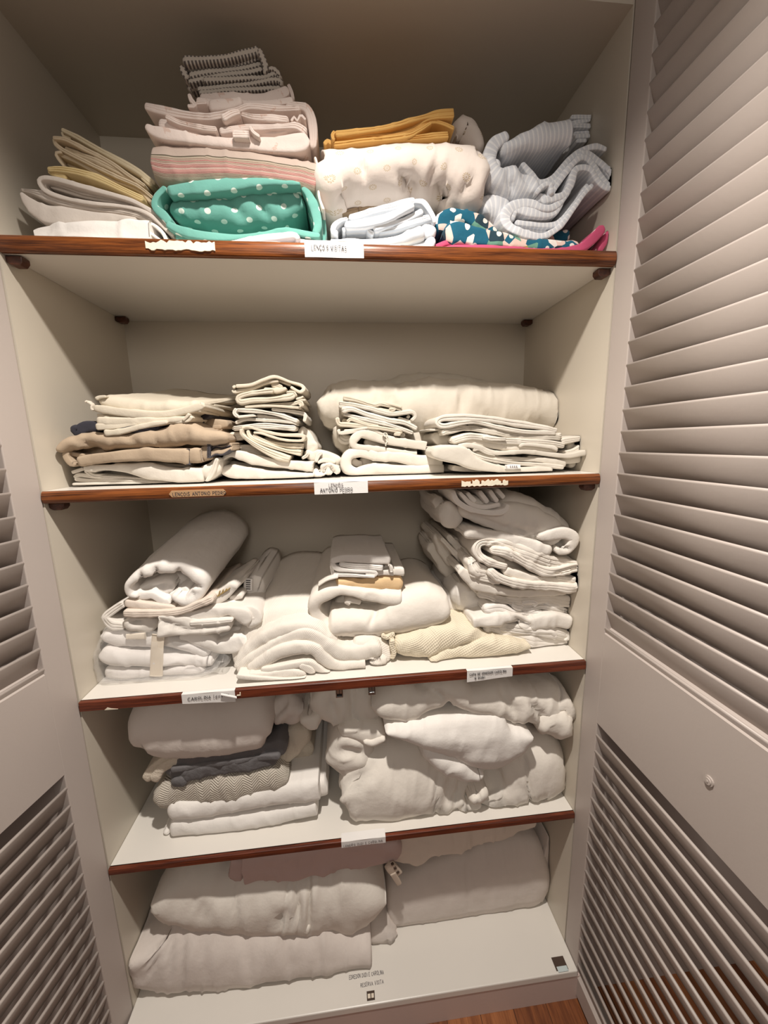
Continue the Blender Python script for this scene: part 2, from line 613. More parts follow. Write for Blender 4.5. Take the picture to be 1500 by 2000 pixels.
    # wrinkles along the surface normal
    def normals(P):
        du = np.gradient(P, axis=0)
        dv = np.roll(P, -1, 1)-np.roll(P, 1, 1)
        nn = np.cross(du, dv)
        nn /= np.linalg.norm(nn, axis=2)[..., None]+1e-12
        cen = P.mean(1, keepdims=True)
        sg = np.sign(((P-cen)*nn).sum(-1).mean()) or 1
        return nn*sg, sg
    nn, sg = normals(P)
    off = np.array([seed*1.37, seed*.71, seed*2.3])
    thin = min(1.0, hm/.02)
    w1 = vnoise(P*np.array([9, 7, 16])+off)
    w2 = vnoise(P*np.array([26, 16, 30])+off*2)
    rid = 1-np.abs(vnoise(P*np.array([30, 12, 22])+off*3))
    disp = amp*thin*(.0045*w1+.0022*w2+.0040*np.maximum(0, rid-.72)/.28)
    P = P+nn*disp[..., None]
    # the whole band wavers a little up and down along its length and into the depth
    wv = .0024*wig*amp*vnoise(np.stack([P[..., 0]*11, P[..., 1]*8, np.full(P.shape[:2], seed*1.9)], -1))
    P[..., 2] += wv
    for cr in creases:
        u1, v1, u2, v2, cw, cdp = cr[:6]
        A = np.array([ox+u1/sc, oy+v1/sc])
        B = np.array([ox+u2/sc, oy+v2/sc])
        px = to_px(P)
        ab = B-A
        tt = ((px-A)@ab)/(ab@ab)
        tc = np.clip(tt, 0, 1)
        dist = np.linalg.norm(px-(A+tc[..., None]*ab), axis=-1)
        wgt = np.exp(-(dist/(cw/sc))**2)*np.clip(1.2-np.abs(tc-.5)*1.2, 0, 1)
        m = (nn[..., 1] < .2)*1.0
        P = P-nn*(cdp*1.7*wgt*m)[..., None]
    if lv:
        lo_, hi_ = LV[lv]
        m_ = .010 if hm < .03 else .016
        e_ = lo_+.0012+m_-P[..., 2]
        under = np.maximum(0, P[..., 2]*0+lo_-P[..., 2])
        P[..., 2] = np.where(e_ > 0, lo_+.0012+m_*np.exp(-np.maximum(e_, 0)/m_), P[..., 2])
        P[..., 1] += np.minimum(under*.9, .06)*(1-fr)[None]
        inside = P[..., 1] > -.02
        P[..., 2] = np.where(inside, np.minimum(P[..., 2], hi_-.002), P[..., 2])
        P[..., 0] = np.clip(P[..., 0], .003, W-.003)
        P[..., 1] = np.minimum(P[..., 1], D-.003)
    N_, K = P.shape[:2]
    idx = np.arange(N_*K).reshape(N_, K)
    A = idx[:-1]
    B = idx[1:]
    q = np.stack([A, np.roll(A, -1, 1), np.roll(B, -1, 1), B], -1).reshape(-1, 4)
    if sg < 0:
        q = q[:, ::-1]
    rl = np.concatenate([[0], np.cumsum(np.abs(np.diff(qs))+np.abs(np.diff(ss))*hm)])
    UVs = np.stack([np.repeat(s[:, None], K, 1), np.repeat((rl-rl[nm+nf//2])[None], N_, 0)], -1).reshape(-1, 2)
    ends = [list(idx[0]), list(idx[-1][::-1])] if sg > 0 else [list(idx[0][::-1]), list(idx[-1])]
    return P.reshape(-1, 3), q, UVs, ends


SEED = [0]
PLIES = {k: 1 for k in ('white_pillowcase', 'folded_sheet', 'folded_duvet_cover', 'floral_sheet', 'mustard_cloth', 'striped_pillowcase', 'taupe_pillowcase', 'rolled_pillowcase', 'floral_pillowcase')}


def cloth(name, mat, bands, label=None, cat=None, group=None, parent=None, frame='X', lv=None, uvoff=(0, 0), **kw):
    """a folded thing as one mesh made of bands; each band is (pts) or (pts, options)"""
    Vs, Qs, UVs, Es = [], [], [], []
    n = 0
    for b in bands:
        o = dict(kw)
        pts = b
        if isinstance(b, tuple):
            pts = b[0]
            o.update(b[1])
        SEED[0] += 1
        if 'ply' not in o and PLIES.get(name) and 'ry' not in o:
            wpx = np.median([p[2] for p in pts])/FR[o.get('frame', frame)][2]
            rp = random.Random(SEED[0]).random()
            if 5.5 < wpx < (19.5 if name == 'folded_duvet_cover' else 15) and rp < .75:
                o['ply'] = 2 if wpx < 10 else 3
        v, q, uv, ends = band(o.pop('frame', frame), pts, lv=lv, seed=SEED[0], **o)
        Vs.append(v)
        Qs.append(q+n)
        UVs.append(uv)
        Es += [[i+n for i in e] for e in ends]
        n += len(v)
    V = np.vstack(Vs)
    Q = np.vstack(Qs)
    UV = np.vstack(UVs)+np.array(uvoff)
    me = bpy.data.meshes.new(name)
    me.vertices.add(len(V))
    me.vertices.foreach_set('co', V.ravel())
    loops = np.concatenate([Q.ravel()]+[np.array(e) for e in Es])
    starts = np.concatenate([np.arange(len(Q))*4, len(Q)*4+np.concatenate([[0], np.cumsum([len(e) for e in Es])[:-1]])])
    me.loops.add(len(loops))
    me.loops.foreach_set('vertex_index', loops.astype(np.int32))
    me.polygons.add(len(starts))
    me.polygons.foreach_set('loop_start', starts.astype(np.int32))
    me.polygons.foreach_set('use_smooth', [True]*len(Q)+[False]*len(Es))
    uvl = me.uv_layers.new(name='UVMap')
    uvl.data.foreach_set('uv', UV[loops].ravel())
    me.materials.append(MATS[mat])
    me.update(calc_edges=True)
    me.validate()
    o = bpy.data.objects.new(name, me)
    COL.objects.link(o)
    if parent:
        o.parent = parent
    return tag(o, label, cat, group)


# ------------------------------------------------------------------ the closet carcass
def struct(name, mb, mat, label, cat, bevel=0):
    return tag(mb.obj(name, mat, bevel=bevel), label, cat, kind='structure')


struct('wall_left', MB().box((-.022, .002, 0), (0, D+.02, ZC+.02)), 'laminate', 'white left side wall of the linen closet', 'wall')
struct('wall_right', MB().box((W, .002, 0), (W+.022, D+.02, ZC+.02)), 'laminate', 'white right side wall of the linen closet', 'wall')
struct('wall_back', MB().box((0, D, 0), (W, D+.02, ZC)), 'laminate', 'white back wall of the linen closet behind all shelves', 'wall')
struct('ceiling', MB().box((0, .002, ZC), (W, D, ZC+.02)), 'laminate', 'cream top panel of the closet above the highest shelf', 'ceiling')

struct('wall_front_left', MB().box((-1.6, -.052, 0), (-.040, -.03, 2.75)), 'white_paint', 'white room wall to the left of the closet, behind the open left door', 'wall')
struct('wall_front_right', MB().box((W+.040, -.052, 0), (2.9, -.03, 2.75)), 'white_paint', 'white room wall to the right of the closet, behind the open right door', 'wall')

struct('trim_3', MB().box((-.040, -.052, ZC+.0205), (W+.040, D+.02, 2.75)), 'white_paint', 'white header panel above the closet opening', 'panel')

# floor planks
fl = tag(MB().box((-1.6, -2.2, -.03), (2.9, D+.02, -.004)).obj('floor', 'dark_hole'), 'brown hardwood plank floor in front of the closet', 'floor', kind='structure')
rnd = random.Random(5)
x = -.9
while x < 2.2:
    pw = .098
    y = -1.15-rnd.uniform(0, .5)
    while y < D:
        ln = rnd.uniform(.45, .8)
        MB().box((x+.0008, y, -.004), (x+pw-.0008, min(y+ln-.0016, D+.02), rnd.uniform(-.0006, 0))).obj('plank', 'floor_wood_%d' % rnd.randrange(3), fl)
        y += ln
    x += pw

# base panel and plinth
YE = -.056*W
tb = MB().box((0, YE, ZB-.022), (W, D, ZB))
base = tag(tb.obj('trim_1', 'laminate_top', bevel=.003), 'white bottom panel of the closet with pencil writing near its front edge', 'shelf', kind='structure')
struct('trim_2', MB().box((-.02, YE+.002, 0), (W+.02, YE+.02, ZB-.0225)), 'plinth_paint', 'pinkish white plinth board under the bottom panel', 'trim')
lettering('EDREDON DUDI E CAROLINA', (.592, -.012, ZB+.0002), (1, 0, 0), (0, 1, 0), .0085, .0011, 'ink_pale', base, seed=3, fit=0.1)
lettering('RESERVA VISITA', (.624, -.032, ZB+.0002), (1, 0, 0), (0, 1, 0), .0080, .0011, 'ink_pale', base, seed=4, fit=0.066)
stp = MB().box((.640, -.062, ZB), (.662, -.043, ZB+.0012)).obj('strike_plate', 'dark_hole', base)
MB().box((.6425, -.058, ZB+.0012), (.650, -.049, ZB+.0022)).box((.6525, -.058, ZB+.0012), (.6595, -.049, ZB+.0022)).obj('catch_tooth', 'tape', stp)
nt = MB().box((W-.062, YE+.006, ZB), (W-.026, YE+.036, ZB+.0015)).obj('notch', 'dark_hole', base)
MB().box((W-.058, YE+.002, ZB+.0015), (W-.028, YE+.014, ZB+.0026)).obj('filler_chip', 'bluish', nt)


# ------------------------------------------------------------------ shelves
def edge_prof(z0, z1, soft):
    if soft:
        r = (z1-z0)/2
        out = [(.006, z0), (.006, z1)]
        return out+[(.0005-.0065*math.cos(a), (z0+z1)/2+r*.97*math.sin(a)) for a in [math.pi/2-i*math.pi/10 for i in range(11)]]
    return [(.006, z0), (.006, z1), (-.003, z1), (-.0045, z1-.0015), (-.0045, z0+.0015), (-.003, z0)]


def shelf(zb, zt, mat, label, soft):
    e = tag(empty('closet_shelf', (0, 0, 0)), label, 'shelf')
    MB().box((.001, .004, zb+.0005), (W-.001, D-.001, zt)).obj('shelf_panel', 'laminate_top', e)
    p = MB().prism(edge_prof(zb-.0005, zt, soft), lambda y, z: (.001, y, z), lambda y, z: (W-.001, y, z)).obj('wood_edging', mat, e)
    return e


def card(parent, u0, u1, v, zb, zt, y=-.0082, name='paper_label', mat='paper', dz0=0, dz1=0, dz=.0005, flap=0):
    xa, xb = at(u0, v, 0)[0], at(u1, v, 0)[0]
    mb = MB()
    n = 24
    for i in range(n):     # a sheet with a slight wave
        a, b = xa+(xb-xa)*i/n, xa+(xb-xa)*(i+1)/n
        f = lambda q: y+.0005*math.sin(q*70)
        za, zb2 = zb+dz0+(dz1-dz0)*i/n, zb+dz0+(dz1-dz0)*(i+1)/n
        mb.hexa([(a, f(a), za), (b, f(b), zb2), (b, f(b)+.0006, zb2), (a, f(a)+.0006, za), (a, f(a), zt+dz), (b, f(b), zt+dz), (b, f(b)+.0006, zt+dz), (a, f(a)+.0006, zt+dz)])
    # the part folded back over the shelf top
    mb.box((xa, y, zt+.0004), (xb, .004+flap, zt+.0011))
    return mb.obj(name, mat, parent), xa, xb


def residue(parent, u0, u1, v, zb, zt, seed, y=-.0072):
    """torn remains of an old label, still glued on the edging"""
    rr = random.Random(seed)
    xa, xb = at(u0, v, 0)[0], at(u1, v, 0)[0]
    mb = MB()
    n = 26
    lo_ = [zb+(zt-zb)*(.2+.12*rr.random()) for _ in range(n+1)]
    hi_ = [zb+(zt-zb)*(.62+.22*rr.random()) for _ in range(n+1)]
    for i in range(n):
        a, b = xa+(xb-xa)*i/n, xa+(xb-xa)*(i+1)/n
        if rr.random() < .12:
            mid = (lo_[i]+hi_[i])/2
            mb.hexa([(a, y, lo_[i]), (b, y, lo_[i+1]), (b, y+.006, lo_[i+1]), (a, y+.006, lo_[i]), (a, y, mid), (b, y, mid), (b, y+.006, mid), (a, y+.006, mid)])
            continue
        mb.hexa([(a, y, lo_[i]), (b, y, lo_[i+1]), (b, y+.006, lo_[i+1]), (a, y+.006, lo_[i]), (a, y, hi_[i]), (b, y, hi_[i+1]), (b, y+.006, hi_[i+1]), (a, y+.006, hi_[i])])
    return mb.obj('label_residue', 'glue', parent)


sh1 = shelf(S1B, S1T, 'edge_wood', 'highest white shelf with brown wood edging, holding the coloured bedding', True)
sh2 = shelf(S2B, S2T, 'edge_wood', 'second white shelf from the top with an engraved plaque on its brown edging', True)
sh3 = shelf(S3B, S3T, 'edge_wood_red', 'third white shelf from the top with two steel catches under its edging', False)
sh4 = shelf(S4B, S4T, 'edge_wood_red', 'lowest raised white shelf with brown edging, under the big duvet', False)
YL = -.0098
k, xa, xb = card(sh1, 596, 710, 495, S1B, S1T, flap=.016)
lettering('LENÇÓIS VISITAS', (xa+.014, YL, S1B+.0128), (1, 0, 0), (0, 0, 1), .0088, .0009, 'ink', k, seed=1, fit=0.071)
residue(sh1, 288, 422, 487, S1B, S1T, 2)
k, xa, xb = card(sh2, 614, 718, 948, S2B, S2T, flap=.03)
lettering('LENÇÓIS', (xa+.033, YL, S2B+.0165), (1, 0, 0), (0, 0, 1), .0068, .0009, 'ink_pale', k, seed=5, fit=0.031)
lettering('ANTONIO PEDRO', (xa+.013, YL, S2B+.005), (1, 0, 0), (0, 0, 1), .0082, .0009, 'ink', k, seed=6, fit=0.072)
residue(sh2, 900, 990, 941, S2B, S2T, 9)
# engraved plaque
xa, xb = at(333, 962, 0)[0], at(444, 962, 0)[0]
zc = (S2B+S2T)/2-.001
hz = .0072
pl = MB().prism([(xa, zc), (xa+.006, zc+hz), (xb-.006, zc+hz), (xb-.002, zc+hz*.5), (xb, zc), (xb-.006, zc-hz), (xa+.006, zc-hz)],
                lambda a, b: (a, -.0072, b), lambda a, b: (a, -.0098, b)).obj('name_plaque', 'plaque', sh2, bevel=.0006)
lettering('LENCOIS ANTONIO PEDRO', (xa+.0085, -.0099, zc-.0042), (1, 0, 0), (0, 0, 1), .0074, .0009, 'ink', pl, seed=7, fit=0.112)
k, xa, xb = card(sh3, 357, 461, 1360, S3B, S3T, y=-.0062, dz0=.0, dz1=-.006)
lettering('CAROLINA', (xa+.014, -.0078, S3B+.008), (1, 0, .03), (0, 0, 1), .0078, .0009, 'ink', k, seed=8, fit=0.053)
lettering('lençóis', (xa+.073, -.0078, S3B+.010), (1, 0, .06), (0, 0, 1), .0088, .0009, 'ink_pale', k, seed=9, fit=0.036)
# curled corner of that label
cb = MB()
for i in range(8):
    a0, a1 = i*.6, (i+1)*.6
    f = lambda a, s: (xb-.03+s*.034, -.0085-.003*math.sin(a)-.002, S3T-.004-s*.011+.003*math.cos(a))
    cb.V += [f(a0, 0), f(a0, 1), f(a1, 1), f(a1, 0)]
    cb.F.append([len(cb.V)-4+j for j in range(4)])
cb.obj('curled_corner', 'paper', k)
lj = MB().box((xb+.004, -.0065, S3B+.009), (xb+.013, -.004, S3B+.011)).box((xb+.011, -.0065, S3B+.011), (xb+.013, -.004, S3B+.017)).obj('label_residue', 'glue', sh3)
k, xa, xb = card(sh3, 911, 999, 1310, S3B, S3T, y=-.0062, dz0=-.007, dz1=0)
lettering('CAPA DE EDREDON CAROLINA', (xa+.006, -.0078, S3B+.0115), (1, 0, .03), (0, 0, 1), .0062, .0008, 'ink', k, seed=10, fit=0.098)
lettering('E DUDI', (xa+.020, -.0078, S3B+.0015), (1, 0, .03), (0, 0, 1), .0050, .0009, 'ink', k, seed=11, fit=0.026)
k, xa, xb = card(sh4, 667, 753, 1648, S4B, S4T, y=-.0062, flap=.014)
lettering('LENÇÓIS DUDI E CAROLINA', (xa+.006, -.0078, S4B+.0035), (1, 0, .03), (0, 0, 1), .0060, .0008, 'ink_pale', k, seed=12, fit=0.105)
# torn end of the third shelf's edging
MB().hexa([(.055, -.0052, S3B), (.085, -.0052, S3B), (.085, -.004, S3B), (.055, -.004, S3B), (.062, -.0052, S3B+.006), (.070, -.0052, S3B+.003), (.070, -.004, S3B+.003), (.062, -.004, S3B+.006)]).obj('torn_veneer', 'glue', sh3)


def catch(u, v, flip):
    p = at(u, v, .004)
    e = empty('roller_catch', (p[0], .004, S3B))
    e.parent = sh3
    w, hh = .0078, .022
    f = MB()
    for sx in (-1, 1):
        f.box((sx*w-.001, -.006, -hh), (sx*w+.001, .010, 0))
    f.box((-w, .008, -hh), (w, .010, 0)).box((-w, -.006, -.0115), (-.0006, -.004, -.001)).box((.0006, -.006, -.0115), (w, -.004, -.001))
    f.box((-w, -.006, -hh), (w, .010, -hh+.002))
    f.obj('catch_case', 'chrome', e)
    MB().box((-w+.001, -.0045, -hh+.002), (w-.001, .007, -.012)).obj('catch_core', 'black_plastic', e)
    if flip:
        MB().box((-w+.001, -.008, -hh), (w-.001, -.005, -hh+.008)).obj('catch_lip', 'chrome', e, bevel=.001)
    return e


catch(663, 1353, False)
catch(726, 1348, True)


def peg(u, v, y, side, zt, label):
    """rounded wooden shelf support fixed to a side wall"""
    ln, hh = .030, .016
    x = 0 if side < 0 else W
    prof = [(0, 0), (ln, 0), (ln, -hh*.55), (ln*.8, -hh), (ln*.25, -hh), (0, -hh*.7)]
    s = -side
    o = MB().prism(prof, lambda a, b: (x+s*a, y, zt+b), lambda a, b: (x+s*a, y+.022, zt+b)).obj('shelf_peg', 'peg_wood', bevel=.002)
    tag(o, label, 'shelf support', 'wooden pegs under the shelves')


peg(0, 0, .012, -1, S1B-.001, 'brown wooden peg under the highest shelf at its front left corner')
peg(0, 0, D-.05, -1, S1B-.001, 'brown wooden peg under the highest shelf at its back left corner')
peg(0, 0, .012, 1, S1B-.001, 'brown wooden peg under the highest shelf at its front right corner')
peg(0, 0, D-.05, 1, S1B-.001, 'brown wooden peg under the highest shelf at its back right corner')
peg(0, 0, .012, -1, S2B-.001, 'brown wooden peg under the left end of the plaque shelf')
peg(0, 0, .012, 1, S2B-.001, 'brown wooden peg under the right end of the plaque shelf')


# ------------------------------------------------------------------ louvred doors, standing open
def door(name, hx, ang, sg, label):
    """sg +1: right door. local frame: s along the door from the hinge, n towards the closet's middle"""
    d = np.array([sg*math.sin(ang), -math.cos(ang), 0])
    nv = np.array([-sg*math.cos(ang), -math.sin(ang), 0])
    H = np.array([hx, 0, 0])
    TH = .034
    WD = .60

    def pt(s, n, z):
        return tuple(H+d*s+nv*n+np.array([0, 0, z]))
    root = tag(empty(name, (0, 0, 0)), label, 'door', kind='structure')
    sw = .0495*W
    z0, z1 = .015, 2.66

    def bx(mb, s0, s1, za, zb, n0=-TH, n1=0):
        return mb.hexa([pt(s0, n0, za), pt(s1, n0, za), pt(s1, n1, za), pt(s0, n1, za), pt(s0, n0, zb), pt(s1, n0, zb), pt(s1, n1, zb), pt(s0, n1, zb)])
    for a, b in ((.001, sw), (WD-sw, WD)):
        bx(MB(), a, b, z0, z1).obj('stile', 'white_paint', root, bevel=.002)
    U0, L1, L0 = .9195*W, .7255*W, .060*W
    bx(MB(), sw, WD-sw, z0, L0).obj('bottom_rail', 'white_paint', root)
    bx(MB(), sw, WD-sw, L1, U0).obj('middle_panel', 'white_paint', root)
    bx(MB(), sw, WD-sw, z1-.07, z1).obj('top_rail', 'white_paint', root)
    # bevelled sills under each louvre field
    for zz in (U0, L0):
        MB().prism([(0, zz), (-TH, zz), (-TH, zz+.022), (-TH*.72, zz+.022), (0, zz+.002)], lambda n, z: pt(sw, n, z), lambda n, z: pt(WD-sw, n, z)).obj('sill_strip', 'white_paint', root)
    # slats
    pitch = .03755*W
    th = .0068
    prof = []
    dn, dz = -.018, -.047          # towards the back of the door and down
    ln = math.hypot(dn, dz)
    ux, uz = dn/ln, dz/ln
    px_, pz_ = -uz, ux              # across the slat
    for k in range(5):
        a = math.pi/2+math.pi*k/4
        prof.append((ux*th/2*math.cos(a)*1.0+px_*th/2*math.sin(a), uz*th/2*math.cos(a)+pz_*th/2*math.sin(a)))
    for k in range(5):
        a = -math.pi/2+math.pi*k/4
        prof.append((dn+ux*th/2*math.cos(a)+px_*th/2*math.sin(a), dz+uz*th/2*math.cos(a)+pz_*th/2*math.sin(a)))
    me = None
    zs = [.698*W-i*pitch for i in range(17)] + [1.2687*W-9*pitch*1.0+.003+i*pitch for i in range(34)]
    for z in zs:
        if z > z1-.075:
            continue
        if me is None:
            mb = MB().prism([(n-.003, q) for n, q in prof], lambda n, q: pt(sw-.001, n, q), lambda n, q: pt(WD-sw+.001, n, q))
            o = mb.obj('slat', 'white_paint', root)
            me = o.data
            for p in me.polygons:
                p.use_smooth = len(p.vertices) == 4
        else:
            o = bpy.data.objects.new('slat', me)
            COL.objects.link(o)
            o.parent = root
        o.location = (0, 0, z-.002)
    return root, pt


d1, ptl = door('door_1', -.001, .20716, -1, 'white louvred closet door standing open on the left')
d2, ptr = door('door_2', W+.001, .002437, 1, 'white louvred closet door standing open on the right')
mb = MB()
for rr_, n0, n1 in ((.0088, -.001, .003), (.0062, .003, .0052), (.0022, .0052, .0062)):
    mb.prism([(rr_*math.cos(a), rr_*math.sin(a)) for a in [i*math.pi/9 for i in range(18)]],
             lambda s, z: ptr(.2857*W+s, n0, .8203*W+z), lambda s, z: ptr(.2857*W+s, n1, .8203*W+z))
mb.obj('door_button', 'white_paint', d2)


# ------------------------------------------------------------------ highest shelf: coloured bedding
DIMMED = {'white': 'white_dim', 'cool_white': 'white_dim', 'white_b': 'white_b_dim', 'cream': 'cream_dim', 'ivory': 'ivory_dim', 'duvet': 'duvet_dim', 'duvet_b': 'white_b_dim'}


def sheet(name, mat, bands, label, cat, group, **k):
    if group == G2:                     # whites here are darkened in colour to offset the strong downlight
        mat = DIMMED.get(mat, mat)
    if name == 'folded_duvet_cover':
        k.setdefault('amp', 1.5)
    return cloth(name, mat, bands, label, cat, group, **k)


G1, G2, G3, G4, G5 = ('bedding on the highest shelf', 'linen on the plaque shelf', 'linen on the third shelf', 'bedding on the lowest raised shelf', 'bedding on the closet bottom')

sheet('folded_sheet', 'white', [
    ([(185, 985, 130), (330, 955, 170), (860, 945, 210), (1130, 945, 230), (1215, 950, 215)], dict(y=.02, cap=(.6, .1))),
    ([(1150, 890, 22), (1200, 862, 22), (1270, 900, 26), (1320, 960, 26), (1345, 1040, 26)], dict(y=.03)),
    ([(1160, 930, 20), (1210, 955, 20), (1260, 990, 20), (1300, 1020, 20)], dict(y=.025)),
], 'smooth white folded sheet lying on the far left end of the highest shelf', 'sheet', G1, frame='A', lv=1)
sheet('folded_sheet', 'greige', [
    ([(88, 592, 34), (165, 690, 120), (310, 785, 185), (600, 800, 130), (900, 815, 75), (1090, 828, 30)], dict(y=.03)),
    ([(84, 575, 26), (190, 592, 46), (300, 625, 74), (450, 682, 64), (700, 728, 48), (1000, 772, 44), (1225, 832, 40)], dict(y=.045)),
], 'warm white sheet with a pointed left fold, on the smooth white sheet at left', 'sheet', G1, frame='A', lv=1)
sheet('folded_sheet', 'greige', [
    ([(1405, 975, 34), (1270, 805, 34), (1080, 682, 36), (900, 622, 40), (600, 545, 44), (400, 490, 40), (290, 478, 34), (250, 510, 34), (300, 585, 34), (450, 645, 34), (700, 695, 30), (1000, 725, 30), (1200, 795, 34), (1385, 960, 30)], dict(y=.04)),
    ([(1280, 815, 26), (1050, 690, 30), (800, 630, 30), (600, 590, 30), (430, 535, 30), (335, 508, 24), (298, 535, 24), (350, 600, 24), (600, 665, 24), (850, 705, 24), (1060, 722, 22)], dict(y=.05)),
    ([(345, 548, 32), (450, 572, 44), (600, 612, 50), (850, 670, 44), (1080, 716, 36)], dict(y=.058)),
], 'greyish white sheet with a rolled left fold, slanting down to the teal bedding', 'sheet', G1, frame='A', lv=1)
sheet('folded_sheet', 'straw', [
    ([(322, 404, 40), (400, 398, 54), (520, 412, 58), (640, 442, 58), (800, 500, 56), (950, 565, 54), (1140, 650, 50)], dict(y=.05)),
    ([(322, 415, 24), (400, 448, 40), (480, 470, 40)], dict(y=.055)),
    ([(490, 485, 70), (700, 540, 90), (950, 610, 70)], dict(y=.075)),
], 'straw yellow folded sheet leaning between the beige sheets and the greyish rolled sheet', 'sheet', G1, frame='A', lv=1)
sheet('folded_sheet', 'beige_linen', [
    ([(370, 128, 30), (480, 140, 34), (620, 205, 36), (850, 325, 34), (1000, 432, 34), (1160, 545, 30)], dict(y=.06)),
    ([(368, 128, 26), (400, 195, 34), (600, 312, 36), (900, 465, 36), (1100, 550, 36), (1225, 645, 34)], dict(y=.06)),
    ([(455, 192, 30), (560, 252, 44), (750, 335, 50), (960, 435, 46), (1120, 525, 36)], dict(y=.07)),
    ([(490, 192, 20), (600, 262, 34), (800, 372, 40), (1000, 480, 36)], dict(y=.075)),
    ([(452, 262, 20), (400, 268, 24), (418, 318, 24), (465, 378, 24)], dict(y=.065)),
    ([(400, 266, 26), (560, 335, 32), (700, 412, 34), (850, 482, 34), (1100, 575, 34), (1215, 685, 32)], dict(y=.067)),
    ([(480, 325, 40), (600, 385, 46), (690, 430, 40)], dict(y=.085)),
], 'beige folded sheet fanned open in layers, leaning right beside the pink striped bedding', 'sheet', G1, frame='A', lv=1)
sheet('folded_sheet', 'pale_cream', [
    ([(445, 60, 32), (600, 135, 44), (850, 275, 46), (1080, 405, 46), (1235, 510, 40)], dict(y=.08)),
    ([(440, 66, 20), (455, 105, 24), (520, 128, 24)], dict(y=.085)),
    ([(1120, 455, 40), (1220, 540, 40)], dict(y=.075)),
], 'pale cream sheet topmost of the leaning beige fan at left', 'sheet', G1, frame='A', lv=1)

# teal dotted bedding and what lies under and over it
sheet('folded_sheet', 'lilac_white', [
    ([(380, 858, 46), (700, 838, 56), (1000, 806, 60), (1160, 792, 50), (1195, 830, 50)], dict(y=.02)),
    ([(1170, 832, 50), (1320, 850, 44)], dict(y=.03, cap=(.2, .2))),
    ([(420, 900, 70), (800, 890, 90), (1340, 900, 70)], dict(y=.012)),
], 'thin lilac white sheet lying flat under the teal dotted bedding', 'sheet', G1, frame='C', lv=1)
sheet('duvet_cover', 'teal_dots', [
    ([(215, 615, 150), (300, 600, 200), (500, 590, 250), (700, 570, 280), (900, 545, 300), (1100, 530, 280), (1245, 560, 190)], dict(y=.05, ry=.035, creases=[(640, 480, 760, 640, 40, .006), (880, 520, 960, 640, 30, .006), (1020, 470, 1100, 560, 36, .005)])),
    ([(175, 440, 90), (350, 425, 100), (550, 405, 100), (750, 386, 72), (950, 378, 48), (1212, 392, 26)], dict(y=.028)),
    ([(125, 392, 34), (400, 362, 34), (700, 345, 28), (900, 355, 28), (1000, 365, 24)], dict(y=.07)),
    ([(165, 400, 46), (95, 480, 54), (82, 560, 64), (150, 625, 84), (205, 690, 64)], dict(y=.03)),
    ([(170, 690, 50), (300, 750, 64), (500, 788, 58), (700, 792, 46), (900, 775, 42), (1100, 736, 42), (1250, 762, 54), (1365, 785, 40)], dict(y=.022)),
    ([(250, 800, 60), (380, 825, 60), (600, 822, 50), (800, 805, 40)], dict(y=.035)),
    ([(1225, 400, 40), (1278, 470, 64), (1325, 600, 74), (1345, 720, 64), (1320, 785, 44)], dict(y=.035)),
    ([(1262, 405, 30), (1355, 560, 46), (1388, 720, 46), (1385, 860, 36)], dict(y=.07)),
    ([(170, 600, 200), (600, 600, 330), (1280, 600, 330)], dict(y=.13)),
], 'teal bedding with white dots, folded plump under the pink striped sheet', 'duvet cover', G1, frame='C', lv=1)
sheet('striped_sheet', 'pink_stripes', [
    ([(45, 185, 240), (200, 205, 290), (600, 212, 272), (1000, 255, 245), (1200, 280, 235), (1345, 322, 245)], dict(y=.03, ry=.02, cap=(.12, .12), amp=.6)),
], 'pink striped flannel sheet with one dark line, on the teal dotted bedding', 'sheet', G1, frame='C', lv=1)
STRIPED = COL.objects[-1]
sheet('floral_sheet', 'pink_floral', [
    ([(80, 685, 44), (180, 735, 90), (350, 772, 84), (600, 802, 64), (850, 822, 84), (1100, 830, 120), (1260, 815, 160), (1360, 800, 120)], dict(y=.03)),
    ([(185, 650, 62), (330, 690, 62), (500, 725, 54), (645, 742, 44)], dict(y=.035)),
    ([(245, 618, 34), (350, 668, 44), (500, 700, 46), (645, 722, 36)], dict(y=.025)),
    ([(82, 540, 52), (200, 568, 62), (400, 600, 66), (600, 620, 58), (780, 582, 52), (900, 545, 50), (1100, 552, 50), (1290, 548, 46)], dict(y=.04)),
    ([(690, 655, 50), (760, 612, 50), (825, 592, 40)], dict(y=.025)),
    ([(825, 590, 40), (950, 622, 52), (1200, 642, 54)], dict(y=.03)),
    ([(660, 720, 44), (900, 690, 44), (1150, 690, 40), (1260, 690, 56), (1340, 742, 60)], dict(y=.03)),
    ([(905, 705, 46), (1100, 725, 76), (1270, 692, 54)], dict(y=.038)),
    ([(900, 700, 20), (925, 742, 26), (975, 775, 22)], dict(y=.018)),
    ([(770, 765, 52), (895, 770, 52)], dict(y=.02, cap=(0, 0), back=.1)),
    ([(1180, 520, 44), (1320, 545, 56), (1372, 620, 66), (1390, 760, 66), (1385, 860, 50)], dict(y=.055)),
    ([(1215, 640, 20), (1240, 606, 20), (1262, 640, 16), (1290, 600, 20), (1330, 640, 20)], dict(y=.03)),
    ([(300, 690, 200), (800, 690, 220), (1300, 690, 220)], dict(y=.09)),
], 'pale pink flower print sheet, loosely folded wide pile under the small matching pillowcase', 'sheet', G1, frame='B', lv=1)
